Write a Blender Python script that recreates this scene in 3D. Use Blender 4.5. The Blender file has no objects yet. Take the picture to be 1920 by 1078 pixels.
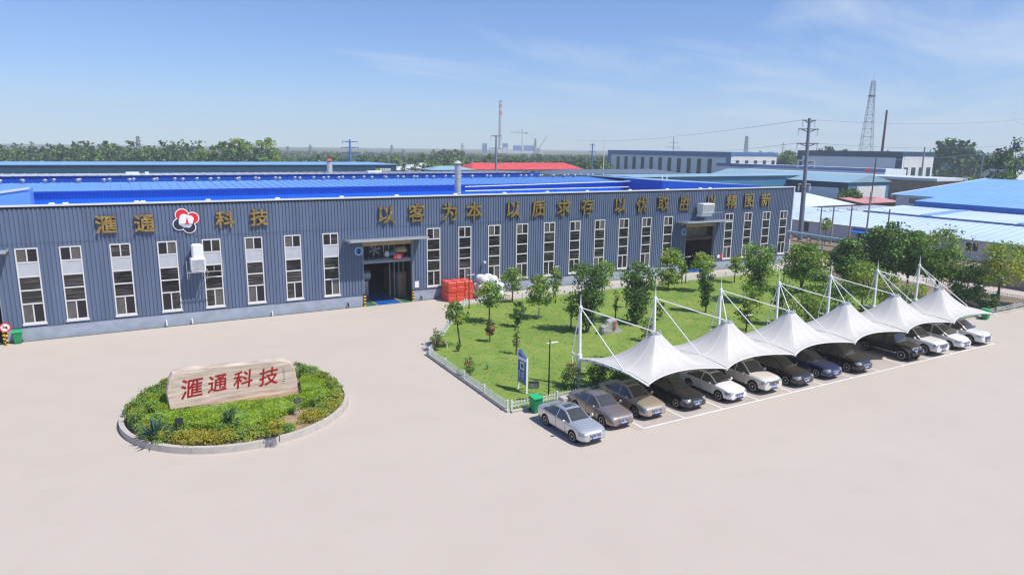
import bpy, math, random
import numpy as np
from mathutils import Matrix, Vector

# ------------------------------------------------------------------ camera, sky, sun, exposure
scene = bpy.context.scene
COL = scene.collection
FPX, PITCH, ROLL, YAW, CAMH = 1294.7, 0.2011, 0.0138, 1.0488, 15.7      # focal length in pixels of a 1920 px wide frame
_F = np.array([math.cos(YAW) * math.cos(PITCH), math.sin(YAW) * math.cos(PITCH), -math.sin(PITCH)])
_R0 = np.array([math.sin(YAW), -math.cos(YAW), 0.0])
_U0 = np.cross(_R0, _F)
_R = _R0 * math.cos(ROLL) + _U0 * math.sin(ROLL)
_U = -_R0 * math.sin(ROLL) + _U0 * math.cos(ROLL)
cam_data = bpy.data.cameras.new('camera')
cam = bpy.data.objects.new('camera', cam_data)
COL.objects.link(cam)
cam.matrix_world = Matrix(((_R[0], _U[0], -_F[0], 0), (_R[1], _U[1], -_F[1], 0), (_R[2], _U[2], -_F[2], CAMH), (0, 0, 0, 1)))
cam_data.sensor_width = 36
cam_data.lens = FPX / 1920 * 36
cam_data.clip_start = 0.5
cam_data.clip_end = 9000
scene.camera = cam
scene.view_settings.view_transform = 'Standard'
scene.view_settings.look = 'None'
scene.view_settings.gamma = 1
scene.view_settings.use_curve_mapping = False
scene.cycles.filter_width = 1.25
scene.view_settings.exposure = 0.12

SUN_DIR = Vector((1.45, -2.2, 4.1)).normalized()                         # towards the sun
sun_data = bpy.data.lights.new('sun', 'SUN')
sun_data.energy = 4.8
sun_data.angle = math.radians(0.53)
sun_data.color = (1.0, 0.955, 0.88)
sun = bpy.data.objects.new('sun', sun_data)
COL.objects.link(sun)
sun.rotation_euler = (-SUN_DIR).to_track_quat('-Z', 'Y').to_euler()
sun.location = (0, 0, 200)

world = bpy.data.worlds.new('World')
scene.world = world
world.use_nodes = True
wn, wl = world.node_tree.nodes, world.node_tree.links
wn.clear()
w_out = wn.new('ShaderNodeOutputWorld')
w_bg = wn.new('ShaderNodeBackground')
sky = wn.new('ShaderNodeTexSky')
sky.sky_type = 'NISHITA'
sky.sun_disc = False
sky.sun_elevation = math.asin(SUN_DIR.z)
sky.sun_rotation = math.atan2(SUN_DIR.x, SUN_DIR.y)
sky.altitude = 0
sky.air_density = 1.0
sky.dust_density = 0.0
sky.ozone_density = 2.0
w_bg.inputs['Strength'].default_value = 0.10
# thin cirrus: noise on the direction projected to a cloud deck, streaked along one axis
tc = wn.new('ShaderNodeTexCoord')
sep = wn.new('ShaderNodeSeparateXYZ')
wl.new(tc.outputs['Generated'], sep.inputs[0])
def wmath(op, a, b=None, clamp=False):
    n = wn.new('ShaderNodeMath'); n.operation = op; n.use_clamp = clamp
    for i, s in enumerate((a, b)):
        if s is None: continue
        if isinstance(s, (int, float)): n.inputs[i].default_value = s
        else: wl.new(s, n.inputs[i])
    return n.outputs[0]
zz = wmath('ADD', wmath('MAXIMUM', sep.outputs[2], 0.0), 0.045)
cx = wmath('DIVIDE', sep.outputs[0], zz)
cy = wmath('DIVIDE', sep.outputs[1], zz)
ca, sa = math.cos(math.radians(-22)), math.sin(math.radians(-22))
u = wmath('ADD', wmath('MULTIPLY', cx, ca), wmath('MULTIPLY', cy, -sa))
v = wmath('ADD', wmath('MULTIPLY', cx, sa), wmath('MULTIPLY', cy, ca))
comb = wn.new('ShaderNodeCombineXYZ')
wl.new(wmath('MULTIPLY', u, 0.30), comb.inputs[0]); wl.new(wmath('MULTIPLY', v, 0.75), comb.inputs[1])
cn = wn.new('ShaderNodeTexNoise'); cn.inputs['Scale'].default_value = 0.9; cn.inputs['Detail'].default_value = 9
cn.inputs['Roughness'].default_value = 0.62; cn.inputs['Distortion'].default_value = 0.7
wl.new(comb.outputs[0], cn.inputs['Vector'])
cn2 = wn.new('ShaderNodeTexNoise'); cn2.inputs['Scale'].default_value = 0.22; cn2.inputs['Detail'].default_value = 2
comb2 = wn.new('ShaderNodeCombineXYZ')
wl.new(cx, comb2.inputs[0]); wl.new(cy, comb2.inputs[1]); wl.new(comb2.outputs[0], cn2.inputs['Vector'])
# the cloud bank thickens towards the east (right of the view)
azm = wmath('SUBTRACT', wmath('MULTIPLY', sep.outputs[0], 0.55), wmath('MULTIPLY', sep.outputs[1], 0.26))
thr = wmath('ADD', wmath('MULTIPLY', azm, 0.42), wmath('MULTIPLY', cn2.outputs['Fac'], 0.30))
dens = wmath('SUBTRACT', wmath('ADD', cn.outputs['Fac'], thr), 0.69)
dens = wmath('MULTIPLY', dens, 3.2, True)
dens = wmath('MULTIPLY', dens, 0.66)
hsv = wn.new('ShaderNodeHueSaturation'); hsv.inputs['Saturation'].default_value = 1.0; hsv.inputs['Hue'].default_value = 0.5
wl.new(sky.outputs[0], hsv.inputs['Color'])
tint = wn.new('ShaderNodeMix'); tint.data_type = 'RGBA'; tint.blend_type = 'MULTIPLY'; tint.inputs[0].default_value = 1
tint.inputs[7].default_value = (.60, .82, 1.24, 1)
wl.new(hsv.outputs[0], tint.inputs[6])
mixc = wn.new('ShaderNodeMix'); mixc.data_type = 'RGBA'
wl.new(dens, mixc.inputs[0]); wl.new(tint.outputs[2], mixc.inputs[6]); mixc.inputs[7].default_value = (6.8, 7.6, 8.6, 1)
wl.new(mixc.outputs[2], w_bg.inputs['Color'])
wl.new(w_bg.outputs[0], w_out.inputs['Surface'])

# ------------------------------------------------------------------ helpers
rnd = random.Random(11)
def ray(x, y):
    return _F + _R * (x - 960) / FPX - _U * (y - 539) / FPX
CAMP = np.array([0, 0, CAMH])
def at(x, y, z=0.0):                       # point of the photograph on the level z
    d = ray(x, y); return CAMP + d * (z - CAMH) / d[2]
def ony(x, y, Y):                          # on the plane parallel to the factory front
    d = ray(x, y); return CAMP + d * Y / d[1]
def onx(x, y, X):
    d = ray(x, y); return CAMP + d * X / d[0]
def far(x, y, dist):
    return CAMP + ray(x, y) * dist

def tag(o, label=None, cat=None, group=None, kind=None):
    if label: o['label'] = label
    if cat: o['category'] = cat
    if group: o['group'] = group
    if kind: o['kind'] = kind
    return o
def thing(name, label, cat, loc=(0, 0, 0), rz=0.0, group=None):
    o = bpy.data.objects.new(name, None)
    o.empty_display_size = 0.3
    COL.objects.link(o)
    o.location = tuple(float(c) for c in loc); o.rotation_euler = (0, 0, rz)
    return tag(o, label, cat, group)

class MB:
    def __init__(s): s.v = []; s.f = []; s.m = []
    def add(s, verts, faces, mi=0):
        n = len(s.v)
        s.v.extend([tuple(map(float, p)) for p in verts])
        for f in faces:
            s.f.append(tuple(i + n for i in f)); s.m.append(mi)
        return s
    def quad(s, a, b, c, d, mi=0): return s.add([a, b, c, d], [(0, 1, 2, 3)], mi)
    def poly(s, pts, mi=0): return s.add(pts, [tuple(range(len(pts)))], mi)
    def box(s, x0, x1, y0, y1, z0, z1, mi=0):
        return s.add([(x0, y0, z0), (x1, y0, z0), (x1, y1, z0), (x0, y1, z0), (x0, y0, z1), (x1, y0, z1), (x1, y1, z1), (x0, y1, z1)],
                     [(0, 3, 2, 1), (4, 5, 6, 7), (0, 1, 5, 4), (1, 2, 6, 5), (2, 3, 7, 6), (3, 0, 4, 7)], mi)
    def bbox(s, x0, x1, y0, y1, z0, z1, b=0.02, mi=0):      # box with chamfered upright and top edges
        P = [(x0 + b, y0), (x1 - b, y0), (x1, y0 + b), (x1, y1 - b), (x1 - b, y1), (x0 + b, y1), (x0, y1 - b), (x0, y0 + b)]
        cx, cy = (x0 + x1) / 2, (y0 + y1) / 2
        lo = [(x, y, z0) for x, y in P]; md = [(x, y, z1 - b) for x, y in P]
        hi = [(cx + (x - cx) * (1 - 2 * b / max(x1 - x0, .01)), cy + (y - cy) * (1 - 2 * b / max(y1 - y0, .01)), z1) for x, y in P]
        fs = []
        for k in range(8):
            j = (k + 1) % 8
            fs += [(k, j, 8 + j, 8 + k), (8 + k, 8 + j, 16 + j, 16 + k)]
        fs += [tuple(range(16, 24)), tuple(range(7, -1, -1))]
        return s.add(lo + md + hi, fs, mi)
    def tube(s, p, q, r0, r1=None, n=8, mi=0, caps=True):
        if r1 is None: r1 = r0
        p, q = np.array(p, float), np.array(q, float)
        d = q - p; L = np.linalg.norm(d)
        if L < 1e-6: return s
        d /= L
        a = np.cross(d, (0, 0, 1) if abs(d[2]) < .9 else (1, 0, 0)); a /= np.linalg.norm(a); b = np.cross(d, a)
        vs = []
        for c, r in ((p, r0), (q, r1)):
            for k in range(n):
                t = 2 * math.pi * k / n; vs.append(c + (a * math.cos(t) + b * math.sin(t)) * r)
        fs = [(k, (k + 1) % n, n + (k + 1) % n, n + k) for k in range(n)]
        if caps: fs += [tuple(range(n - 1, -1, -1)), tuple(range(n, 2 * n))]
        return s.add(vs, fs, mi)
    def pipe(s, pts, r, n=8, mi=0):
        for a, b in zip(pts[:-1], pts[1:]): s.tube(a, b, r, r, n, mi)
        return s
    def lathe(s, c, prof, n=16, mi=0, axis='z'):
        vs = []
        for r, h in prof:
            for k in range(n):
                t = 2 * math.pi * k / n
                x, y = r * math.cos(t), r * math.sin(t)
                p = (x, y, h) if axis == 'z' else ((x, h, y) if axis == 'y' else (h, x, y))
                vs.append((c[0] + p[0], c[1] + p[1], c[2] + p[2]))
        fs = []
        for i in range(len(prof) - 1):
            for k in range(n):
                j = (k + 1) % n
                fs.append((i * n + k, i * n + j, (i + 1) * n + j, (i + 1) * n + k))
        fs.append(tuple(range(n - 1, -1, -1)))
        fs.append(tuple(range((len(prof) - 1) * n, len(prof) * n)))
        return s.add(vs, fs, mi)
    def prism(s, pts, h, mi=0):                 # closed polygon (3D points) pushed along vector h
        n = len(pts); h = np.array(h, float)
        vs = [np.array(p, float) for p in pts] + [np.array(p, float) + h for p in pts]
        fs = [tuple(range(n)), tuple(range(2 * n - 1, n - 1, -1))] + [(k, n + k, n + (k + 1) % n, (k + 1) % n) for k in range(n)]
        return s.add(vs, fs, mi)
    def build(s, name, mats, parent=None, smooth=False, loc=None, world=False, auto=None):
        me = bpy.data.meshes.new(name)
        off = Vector((0, 0, 0))
        if world and parent is not None:
            r = parent
            while r is not None: off += r.location; r = r.parent
        if loc is not None and world: off = Vector(loc)
        me.from_pydata([(a - off.x, b - off.y, c - off.z) for a, b, c in s.v], [], s.f)
        if not isinstance(mats, (list, tuple)): mats = [mats]
        for m in mats: me.materials.append(m)
        if len(mats) > 1: me.polygons.foreach_set('material_index', s.m)
        if smooth: me.polygons.foreach_set('use_smooth', [True] * len(s.f))
        fix_normals(me)
        if smooth and auto: me.set_sharp_from_angle(angle=math.radians(auto))
        me.update()
        o = bpy.data.objects.new(name, me)
        COL.objects.link(o)
        if parent is not None: o.parent = parent
        elif loc is not None: o.location = tuple(float(c) for c in loc)
        return o
import bmesh
def fix_normals(me):
    bm = bmesh.new(); bm.from_mesh(me)
    bmesh.ops.recalc_face_normals(bm, faces=bm.faces)
    bm.to_mesh(me); bm.free()

def text_mb(body, size, depth, bold=0.0, bevel=0.0, shear=0.0):
    """the characters as a mesh centred on x and y, upright in the local xy plane"""
    c = bpy.data.curves.new('lettering', 'FONT')
    c.body = body; c.size = size; c.extrude = depth / 2; c.bevel_depth = bevel; c.bevel_resolution = 0
    c.align_x = 'CENTER'; c.align_y = 'CENTER'; c.shear = shear; c.resolution_u = 3
    o = bpy.data.objects.new('lettering', c); COL.objects.link(o)
    bpy.context.view_layer.update()
    me = bpy.data.meshes.new_from_object(o.evaluated_get(bpy.context.evaluated_depsgraph_get()))
    bpy.data.objects.remove(o); bpy.data.curves.remove(c)
    v = np.array([x.co[:] for x in me.vertices]); f = [tuple(p.vertices) for p in me.polygons]
    bpy.data.meshes.remove(me)
    mid = (v.min(0) + v.max(0)) / 2
    v[:, :2] -= mid[:2]
    if bold:                                   # heavier strokes: the glyph repeated a little to each side, each repeat 1 mm shallower
        V, Fc = [], []
        for k, (sx, sy) in enumerate(((0, 0), (1, 1), (-1, 1), (1, -1), (-1, -1))):
            w = v.copy(); w[:, 0] += sx * bold; w[:, 1] += sy * bold; w[:, 2] *= 1 - .012 * k
            Fc += [tuple(i + len(v) * k for i in q) for q in f]; V.append(w)
        v, f = np.concatenate(V), Fc
    return v, f

# ------------------------------------------------------------------ materials
def srgb(r, g, b):
    f = lambda c: (c / 255 / 12.92) if c <= 10 else ((c / 255 + 0.055) / 1.055) ** 2.4
    return (f(r), f(g), f(b), 1)
def mat(name, col, rough=0.6, metal=0.0, var=0.0, scale=3.0, bump=0.0, bscale=None, coat=0.0, spec=0.5, detail=4.0, stretch=None, col2=None, emis=None, alpha=None):
    m = bpy.data.materials.new(name); m.use_nodes = True
    nt = m.node_tree; b = nt.nodes['Principled BSDF']
    b.inputs['Base Color'].default_value = col if len(col) == 4 else (*col, 1)
    b.inputs['Roughness'].default_value = rough; b.inputs['Metallic'].default_value = metal
    b.inputs['Specular IOR Level'].default_value = spec
    b.inputs['Coat Weight'].default_value = coat
    if coat: b.inputs['Coat Roughness'].default_value = 0.04
    if var or bump or col2:
        t = nt.nodes.new('ShaderNodeTexCoord'); vec = t.outputs['Object']
        if stretch:
            mp = nt.nodes.new('ShaderNodeMapping'); mp.inputs['Scale'].default_value = stretch
            nt.links.new(vec, mp.inputs[0]); vec = mp.outputs[0]
        n = nt.nodes.new('ShaderNodeTexNoise'); n.inputs['Scale'].default_value = scale; n.inputs['Detail'].default_value = detail
        n.inputs['Roughness'].default_value = 0.6
        nt.links.new(vec, n.inputs['Vector'])
        if var or col2:
            r = nt.nodes.new('ShaderNodeValToRGB')
            c = col
            if col2 is None:
                lo = tuple(max(0, x * (1 - var)) for x in c[:3]) + (1,); hi = tuple(min(1, x * (1 + var)) for x in c[:3]) + (1,)
            else: lo, hi = c, col2
            r.color_ramp.elements[0].position = 0.32; r.color_ramp.elements[1].position = 0.68
            r.color_ramp.elements[0].color = lo; r.color_ramp.elements[1].color = hi
            nt.links.new(n.outputs['Fac'], r.inputs[0]); nt.links.new(r.outputs[0], b.inputs['Base Color'])
        if bump:
            n2 = n
            if bscale:
                n2 = nt.nodes.new('ShaderNodeTexNoise'); n2.inputs['Scale'].default_value = bscale; n2.inputs['Detail'].default_value = 5
                nt.links.new(vec, n2.inputs['Vector'])
            bp = nt.nodes.new('ShaderNodeBump'); bp.inputs['Strength'].default_value = bump; bp.inputs['Distance'].default_value = 0.05
            nt.links.new(n2.outputs['Fac'], bp.inputs['Height']); nt.links.new(bp.outputs[0], b.inputs['Normal'])
    return m
def leafmat(name, c1, c2, trans=0.3):
    m = bpy.data.materials.new(name); m.use_nodes = True
    nt = m.node_tree; b = nt.nodes['Principled BSDF']
    t = nt.nodes.new('ShaderNodeTexCoord')
    n = nt.nodes.new('ShaderNodeTexNoise'); n.inputs['Scale'].default_value = 1.6; n.inputs['Detail'].default_value = 6; n.inputs['Roughness'].default_value = 0.7
    nt.links.new(t.outputs['Object'], n.inputs['Vector'])
    r = nt.nodes.new('ShaderNodeValToRGB'); r.color_ramp.elements[0].position = 0.36; r.color_ramp.elements[1].position = 0.64
    r.color_ramp.elements[0].color = c1; r.color_ramp.elements[1].color = c2
    nt.links.new(n.outputs['Fac'], r.inputs[0]); nt.links.new(r.outputs[0], b.inputs['Base Color'])
    b.inputs['Roughness'].default_value = 0.6; b.inputs['Specular IOR Level'].default_value = 0.15
    tr = nt.nodes.new('ShaderNodeBsdfTranslucent'); nt.links.new(r.outputs[0], tr.inputs['Color'])
    mx = nt.nodes.new('ShaderNodeMixShader'); mx.inputs[0].default_value = trans
    out = nt.nodes['Material Output']
    nt.links.new(b.outputs[0], mx.inputs[1]); nt.links.new(tr.outputs[0], mx.inputs[2]); nt.links.new(mx.outputs[0], out.inputs['Surface'])
    return m

M = {}
M['white'] = mat('white_paint', (.76, .77, .78), .45, var=.06, scale=2)
M['frame'] = mat('white_window_frame', (.64, .64, .65), .45)
M['steel_white'] = mat('white_painted_steel', (.80, .81, .82), .35)
M['facade'] = mat('slate_blue_cladding', srgb(97, 111, 137), .5, var=.11, scale=.9, stretch=(1, 1, .10), spec=.2)
M['facade_dark'] = mat('dark_slate_strip', srgb(70, 82, 106), .6)  # darker slate blue of the lap and base strips
M['plinth'] = mat('grey_blue_painted_plinth', srgb(150, 159, 176), .8, var=.14, scale=.9, detail=8, bump=.15, bscale=6, stretch=(1, 1, 1.5))
M['coping'] = mat('pale_coping', (.62, .66, .72), .4)
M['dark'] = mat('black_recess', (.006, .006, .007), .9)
M['glass'] = mat('painted_streak_glass', srgb(40, 40, 43), .06, var=.55, scale=1.6, stretch=(.25, 1, 5), spec=.6)
_r = [n for n in M['glass'].node_tree.nodes if n.type == 'VALTORGB'][0]
_r.color_ramp.elements[0].position, _r.color_ramp.elements[1].position = .50, .72
_r.color_ramp.elements[0].color, _r.color_ramp.elements[1].color = srgb(30, 30, 32), srgb(104, 106, 106)  # pale streaks painted into the glass colour for reflections and tubes inside
M['glass2'] = mat('brownish_insect_screen', srgb(92, 88, 86), .5, var=.2, scale=1.2, spec=.4)
M['open'] = mat('open_window_dark', (.008, .008, .010), .6)
M['panel'] = mat('pale_infill_panel', srgb(178, 182, 190), .5, var=.08, scale=1.5)
M['gold'] = mat('gilded_metal', (.60, .40, .13), .24, metal=1.0, var=.45, scale=4, bump=.8, bscale=5)
M['blue_wall'] = mat('bright_blue_cladding', srgb(6, 104, 214), .45, var=.05, scale=.4)
M['blue_dark'] = mat('deep_blue_cladding', srgb(10, 78, 178), .5, var=.06, scale=.4)
M['blue_roof'] = mat('blue_roof_sheet', srgb(104, 152, 220), .36, var=.07, scale=.25, spec=.6)
M['grey_roof'] = mat('weathered_grey_roof', srgb(172, 180, 190), .5, var=.15, scale=.2)
M['vent'] = mat('galvanised_vent', (.42, .43, .46), .4, metal=.6, var=.1, scale=6)
M['galv'] = mat('galvanised_steel', (.50, .52, .54), .4, metal=.4, var=.12, scale=3)
M['concrete'] = None
M['kerb'] = mat('pale_concrete_kerb', srgb(182, 176, 169), .85, var=.08, scale=2.5, bump=.1, bscale=9)
M['marking'] = mat('white_line_paint', (.72, .71, .70), .6, var=.12, scale=1.2)
M['soil'] = mat('dry_soil', srgb(150, 126, 100), .95, var=.25, scale=2, bump=.4, bscale=6)
M['fence'] = mat('white_plastic_fence', (.60, .65, .64), .45)
M['fabric'] = mat('white_membrane', (.70, .695, .68), .6, var=.05, scale=1.6, detail=7)
M['seam'] = mat('fabric_seam', (.66, .66, .655), .7)
M['bark'] = mat('brown_bark', srgb(82, 70, 60), .9, var=.3, scale=7)
M['bark_pale'] = mat('limewashed_bark', srgb(190, 185, 178), .9, var=.15, scale=5)
M['black'] = mat('black_painted_metal', (.015, .015, .017), .4)
M['green_bin'] = mat('green_plastic', srgb(18, 140, 84), .35)
M['green_lid'] = mat('green_plastic_lid', srgb(40, 176, 112), .35)
M['rubber'] = mat('rubber', (.018, .018, .018), .8)
M['yellow'] = mat('yellow_paint', srgb(238, 180, 40), .5)
M['red'] = mat('red_paint', srgb(214, 36, 48), .45)
M['red_letter'] = mat('red_carved_paint', srgb(160, 12, 18), .6)
M['sign_blue'] = mat('sign_blue', srgb(28, 80, 165), .4)
M['sky_blue'] = mat('light_sign_blue', srgb(30, 120, 205), .4)
M['navy'] = mat('emblem_black', srgb(38, 42, 62), .4)
M['pale_grey'] = mat('emblem_grey', srgb(168, 178, 198), .4)
M['stone'] = mat('carved_stone', srgb(166, 150, 134), .7, scale=1.3, stretch=(.45, .8, 4.2), col2=srgb(230, 211, 196), bump=.25, bscale=5, detail=7)
M['boulder'] = mat('grey_boulder', srgb(165, 163, 162), .85, var=.22, scale=1.6, bump=.5, bscale=3)
M['chrome'] = mat('chrome', (.72, .73, .75), .12, metal=1)
M['alloy'] = mat('alloy_rim', (.72, .73, .75), .35, metal=.6)
M['car_glass'] = mat('car_window_glass', (.055, .056, .050), .04, spec=.9, coat=.5)
M['car_black'] = mat('black_car_trim', (.012, .012, .013), .45)
M['lamp_glass'] = mat('headlamp_glass', (.34, .36, .39), .08, metal=.3, coat=1, var=.4, scale=9)
M['plate'] = mat('blue_number_plate', srgb(42, 92, 200), .4)
M['plate_mark'] = mat('plate_white', (.75, .75, .78), .5)
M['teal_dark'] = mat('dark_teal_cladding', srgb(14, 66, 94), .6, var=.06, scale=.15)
M['teal'] = mat('teal_cladding', srgb(64, 122, 158), .5, var=.06, scale=.15)
M['teal_pale'] = mat('pale_teal_roof', srgb(142, 174, 190), .4, var=.06, scale=.1)
M['grey_wall'] = mat('grey_cladding', srgb(222, 228, 236), .6, var=.05, scale=.12)
M['white_wall'] = mat('pale_rendered_wall', srgb(212, 212, 214), .8, var=.07, scale=.35)
M['slate_frame'] = mat('slate_blue_trim', srgb(78, 114, 164), .5)
M['tealglass'] = mat('teal_window_glass', srgb(28, 60, 66), .08, spec=.8, var=.3, scale=.4)
M['red_roof'] = mat('red_tile_roof', srgb(200, 72, 74), .7, var=.12, scale=.3)
M['slate_roof'] = mat('slate_grey_roof', srgb(92, 104, 122), .55, var=.08, scale=.3)
M['sky_roof'] = mat('light_blue_roof', srgb(120, 168, 222), .45, var=.07, scale=.12, spec=.5)
M['pale_roof'] = mat('pale_blue_roof', srgb(188, 206, 226), .45, var=.08, scale=.16, spec=.5)
M['white_roof'] = mat('white_roof_sheet', srgb(206, 214, 223), .45, var=.06, scale=.2)
M['royal'] = mat('royal_blue_fascia', srgb(30, 100, 180), .5)
M['pink_roof'] = mat('faded_pink_roof', srgb(196, 138, 138), .6, var=.1, scale=.5)
M['brick'] = mat('weathered_brown_wall', srgb(158, 138, 124), .9, var=.22, scale=.9, bump=.2, bscale=5)
M['rust'] = mat('rusty_pole', srgb(104, 62, 58), .7)
M['pole'] = mat('grey_steel_pole', srgb(122, 128, 138), .45, metal=.2, var=.08, scale=1)
M['conc_pole'] = mat('concrete_pole', srgb(150, 146, 142), .85, var=.1, scale=1)
M['chim'] = mat('grey_chimney_concrete', srgb(186, 186, 188), .8)
M['chim_red'] = mat('faded_red_band', srgb(196, 84, 84), .7)
M['plant_blue'] = mat('blue_steelwork', srgb(54, 96, 160), .6)
M['redwrap'] = mat('red_plastic_film', srgb(206, 74, 58), .3, var=.18, scale=4, bump=.3, bscale=9)
M['whitewrap'] = mat('white_plastic_film', (.72, .74, .77), .3, var=.08, scale=4, bump=.3, bscale=8)
M['floor_green'] = mat('green_floor_paint', srgb(52, 112, 92), .4, var=.12, scale=.8)
M['floor_blue'] = mat('blue_floor_paint', srgb(26, 92, 176), .35, var=.08, scale=.8)
M['duct'] = mat('grey_duct', srgb(128, 138, 150), .45, var=.08, scale=2)
M['tan'] = mat('tan_sacking', srgb(176, 150, 120), .8, var=.2, scale=4)
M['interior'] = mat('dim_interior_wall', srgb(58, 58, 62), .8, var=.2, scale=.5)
M['leaf_mid'] = leafmat('mid_green_leaf', (0.139, 0.269, 0.056, 1), (0.322, 0.494, 0.113, 1))
M['leaf_dark'] = leafmat('dark_green_leaf', (0.058, 0.117, 0.044, 1), (0.153, 0.245, 0.084, 1), .2)
M['leaf_light'] = leafmat('yellow_green_leaf', (0.233, 0.327, 0.052, 1), (0.473, 0.532, 0.103, 1))
M['leaf_yellow'] = leafmat('golden_leaf', (.33, .30, .030, 1), (.52, .46, .07, 1))
M['leaf_red'] = leafmat('reddish_leaf', (0.325, 0.122, 0.073, 1), (0.552, 0.260, 0.146, 1))
M['leaf_bright'] = leafmat('bright_green_clipped_leaf', (.22, .33, .008, 1), (.42, .54, .02, 1))
M['leaf_blue'] = leafmat('blue_green_leaf', (0.059, 0.143, 0.109, 1), (0.126, 0.235, 0.168, 1), .15)
M['leaf_far'] = leafmat('distant_green_leaf', (0.036, 0.068, 0.029, 1), (0.078, 0.120, 0.052, 1), .15)

def ground_mat(name, c1, c2, c3, big=.06, small=1.2, bump=.1):
    m = bpy.data.materials.new(name); m.use_nodes = True
    nt = m.node_tree; b = nt.nodes['Principled BSDF']; b.inputs['Roughness'].default_value = .88; b.inputs['Specular IOR Level'].default_value = .25
    t = nt.nodes.new('ShaderNodeTexCoord')
    def noise(s, d, dist=0):
        n = nt.nodes.new('ShaderNodeTexNoise'); n.inputs['Scale'].default_value = s; n.inputs['Detail'].default_value = d; n.inputs['Distortion'].default_value = dist
        n.inputs['Roughness'].default_value = .62
        nt.links.new(t.outputs['Object'], n.inputs['Vector']); return n
    a, c = noise(big, 6, .4), noise(small, 8)
    r = nt.nodes.new('ShaderNodeValToRGB'); r.color_ramp.elements[0].position = .34; r.color_ramp.elements[1].position = .66
    r.color_ramp.elements[0].color = c1; r.color_ramp.elements[1].color = c2
    nt.links.new(a.outputs['Fac'], r.inputs[0])
    r2 = nt.nodes.new('ShaderNodeValToRGB'); r2.color_ramp.elements[0].position = .45; r2.color_ramp.elements[1].position = .78
    r2.color_ramp.elements[0].color = (0, 0, 0, 1); r2.color_ramp.elements[1].color = (.75, .75, .75, 1)
    nt.links.new(c.outputs['Fac'], r2.inputs[0])
    mx = nt.nodes.new('ShaderNodeMix'); mx.data_type = 'RGBA'
    nt.links.new(r2.outputs[0], mx.inputs[0]); nt.links.new(r.outputs[0], mx.inputs[6]); mx.inputs[7].default_value = c3
    nt.links.new(mx.outputs[2], b.inputs['Base Color'])
    bp = nt.nodes.new('ShaderNodeBump'); bp.inputs['Strength'].default_value = bump; bp.inputs['Distance'].default_value = .03
    n3 = noise(14, 4); nt.links.new(n3.outputs['Fac'], bp.inputs['Height']); nt.links.new(bp.outputs[0], b.inputs['Normal'])
    return m
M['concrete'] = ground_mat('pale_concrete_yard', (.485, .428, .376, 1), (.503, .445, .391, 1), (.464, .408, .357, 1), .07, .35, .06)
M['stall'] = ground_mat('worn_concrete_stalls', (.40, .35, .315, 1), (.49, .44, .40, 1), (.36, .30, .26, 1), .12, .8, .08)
M['lawn'] = ground_mat('mown_lawn', (.115, .225, .034, 1), (.215, .305, .056, 1), (.31, .27, .09, 1), .22, 1.1, .12)
M['land'] = ground_mat('open_land', (.075, .095, .045, 1), (.12, .12, .07, 1), (.17, .16, .12, 1), .012, .05, .1)
M['earth'] = ground_mat('bare_earth', (.20, .15, .11, 1), (.27, .21, .16, 1), (.12, .12, .06, 1), .15, .9, .4)

def grid_sheet(name, pts, m, z, kind='structure'):
    mb = MB(); mb.poly([(x, y, 0) for x, y in pts])
    o = mb.build(name, m, loc=(0, 0, z)); tag(o, kind=kind); return o

# ------------------------------------------------------------------ ground
D = 65.31                                   # the factory front stands on this line
grid_sheet('ground', [(-3200, -3200), (3200, -3200), (3200, 3200), (-3200, 3200)], M['land'], -0.02)
grid_sheet('yard', [(-70, -40), (92, -40), (92, 64.9), (-70, 64.9)], M['concrete'], 0.0)
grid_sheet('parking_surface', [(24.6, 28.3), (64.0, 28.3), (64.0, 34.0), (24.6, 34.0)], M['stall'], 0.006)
grid_sheet('side_ground', [(92, 28), (110, 28), (110, 130), (84.5, 130), (84.5, 66.0), (92, 66.0)], M['earth'], 0.004)

def ring_strip(pts, w, h, name, m, z0=0.0):
    """a kerb of width w and height h along an open or closed line"""
    mb = MB()
    for a, b in zip(pts[:-1], pts[1:]):
        a, b = np.array(a, float), np.array(b, float); d = (b - a) / np.linalg.norm(b - a); n = np.array([-d[1], d[0]]) * w / 2
        P = [a - n, b - n, b + n, a + n]
        mb.prism([(p[0], p[1], z0) for p in P], (0, 0, h))
    return mb.build(name, m)
mk = MB()
SX0, SP, SY = 25.17, 3.185, 28.4
mk.box(SX0 - .06, SX0 + 12 * SP + .06, SY - .07, SY + .07, 0.0075, 0.0115)
for k in range(13):
    x = SX0 + k * SP
    mk.box(x - .06, x + .06, SY + .0705, 33.6, 0.0075, 0.0115)
tag(mk.build('parking_lines', M['marking']), kind='structure')

LAWN = [(19.5, 34.15), (85.0, 34.15), (85.0, 60.35), (29.6, 60.9), (24.8, 54.2), (19.72, 46.9)]
LAWN_MAIN = [(19.5, 34.15), (74.5, 34.15), (77.5, 60.42), (29.6, 60.9), (24.8, 54.2), (19.72, 46.9)]
grid_sheet('lawn', LAWN_MAIN, M['lawn'], 0.06)
grid_sheet('bare_verge', [(74.5, 34.15), (86.0, 34.15), (83.0, 60.35), (77.5, 60.42)], M['earth'], 0.055)
kb = ring_strip([(19.5, 34.1), (19.72, 46.9), (24.8, 54.2), (29.6, 60.95)], .22, .16, 'lawn_kerb', M['kerb']); tag(kb, kind='structure')
kb = ring_strip([(29.72, 60.95), (83, 60.45)], .2, .14, 'lawn_kerb', M['kerb']); tag(kb, kind='structure')
kb = ring_strip([(19.62, 34.0), (86, 34.0)], .22, .15, 'lawn_kerb', M['kerb']); tag(kb, kind='structure')

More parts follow.
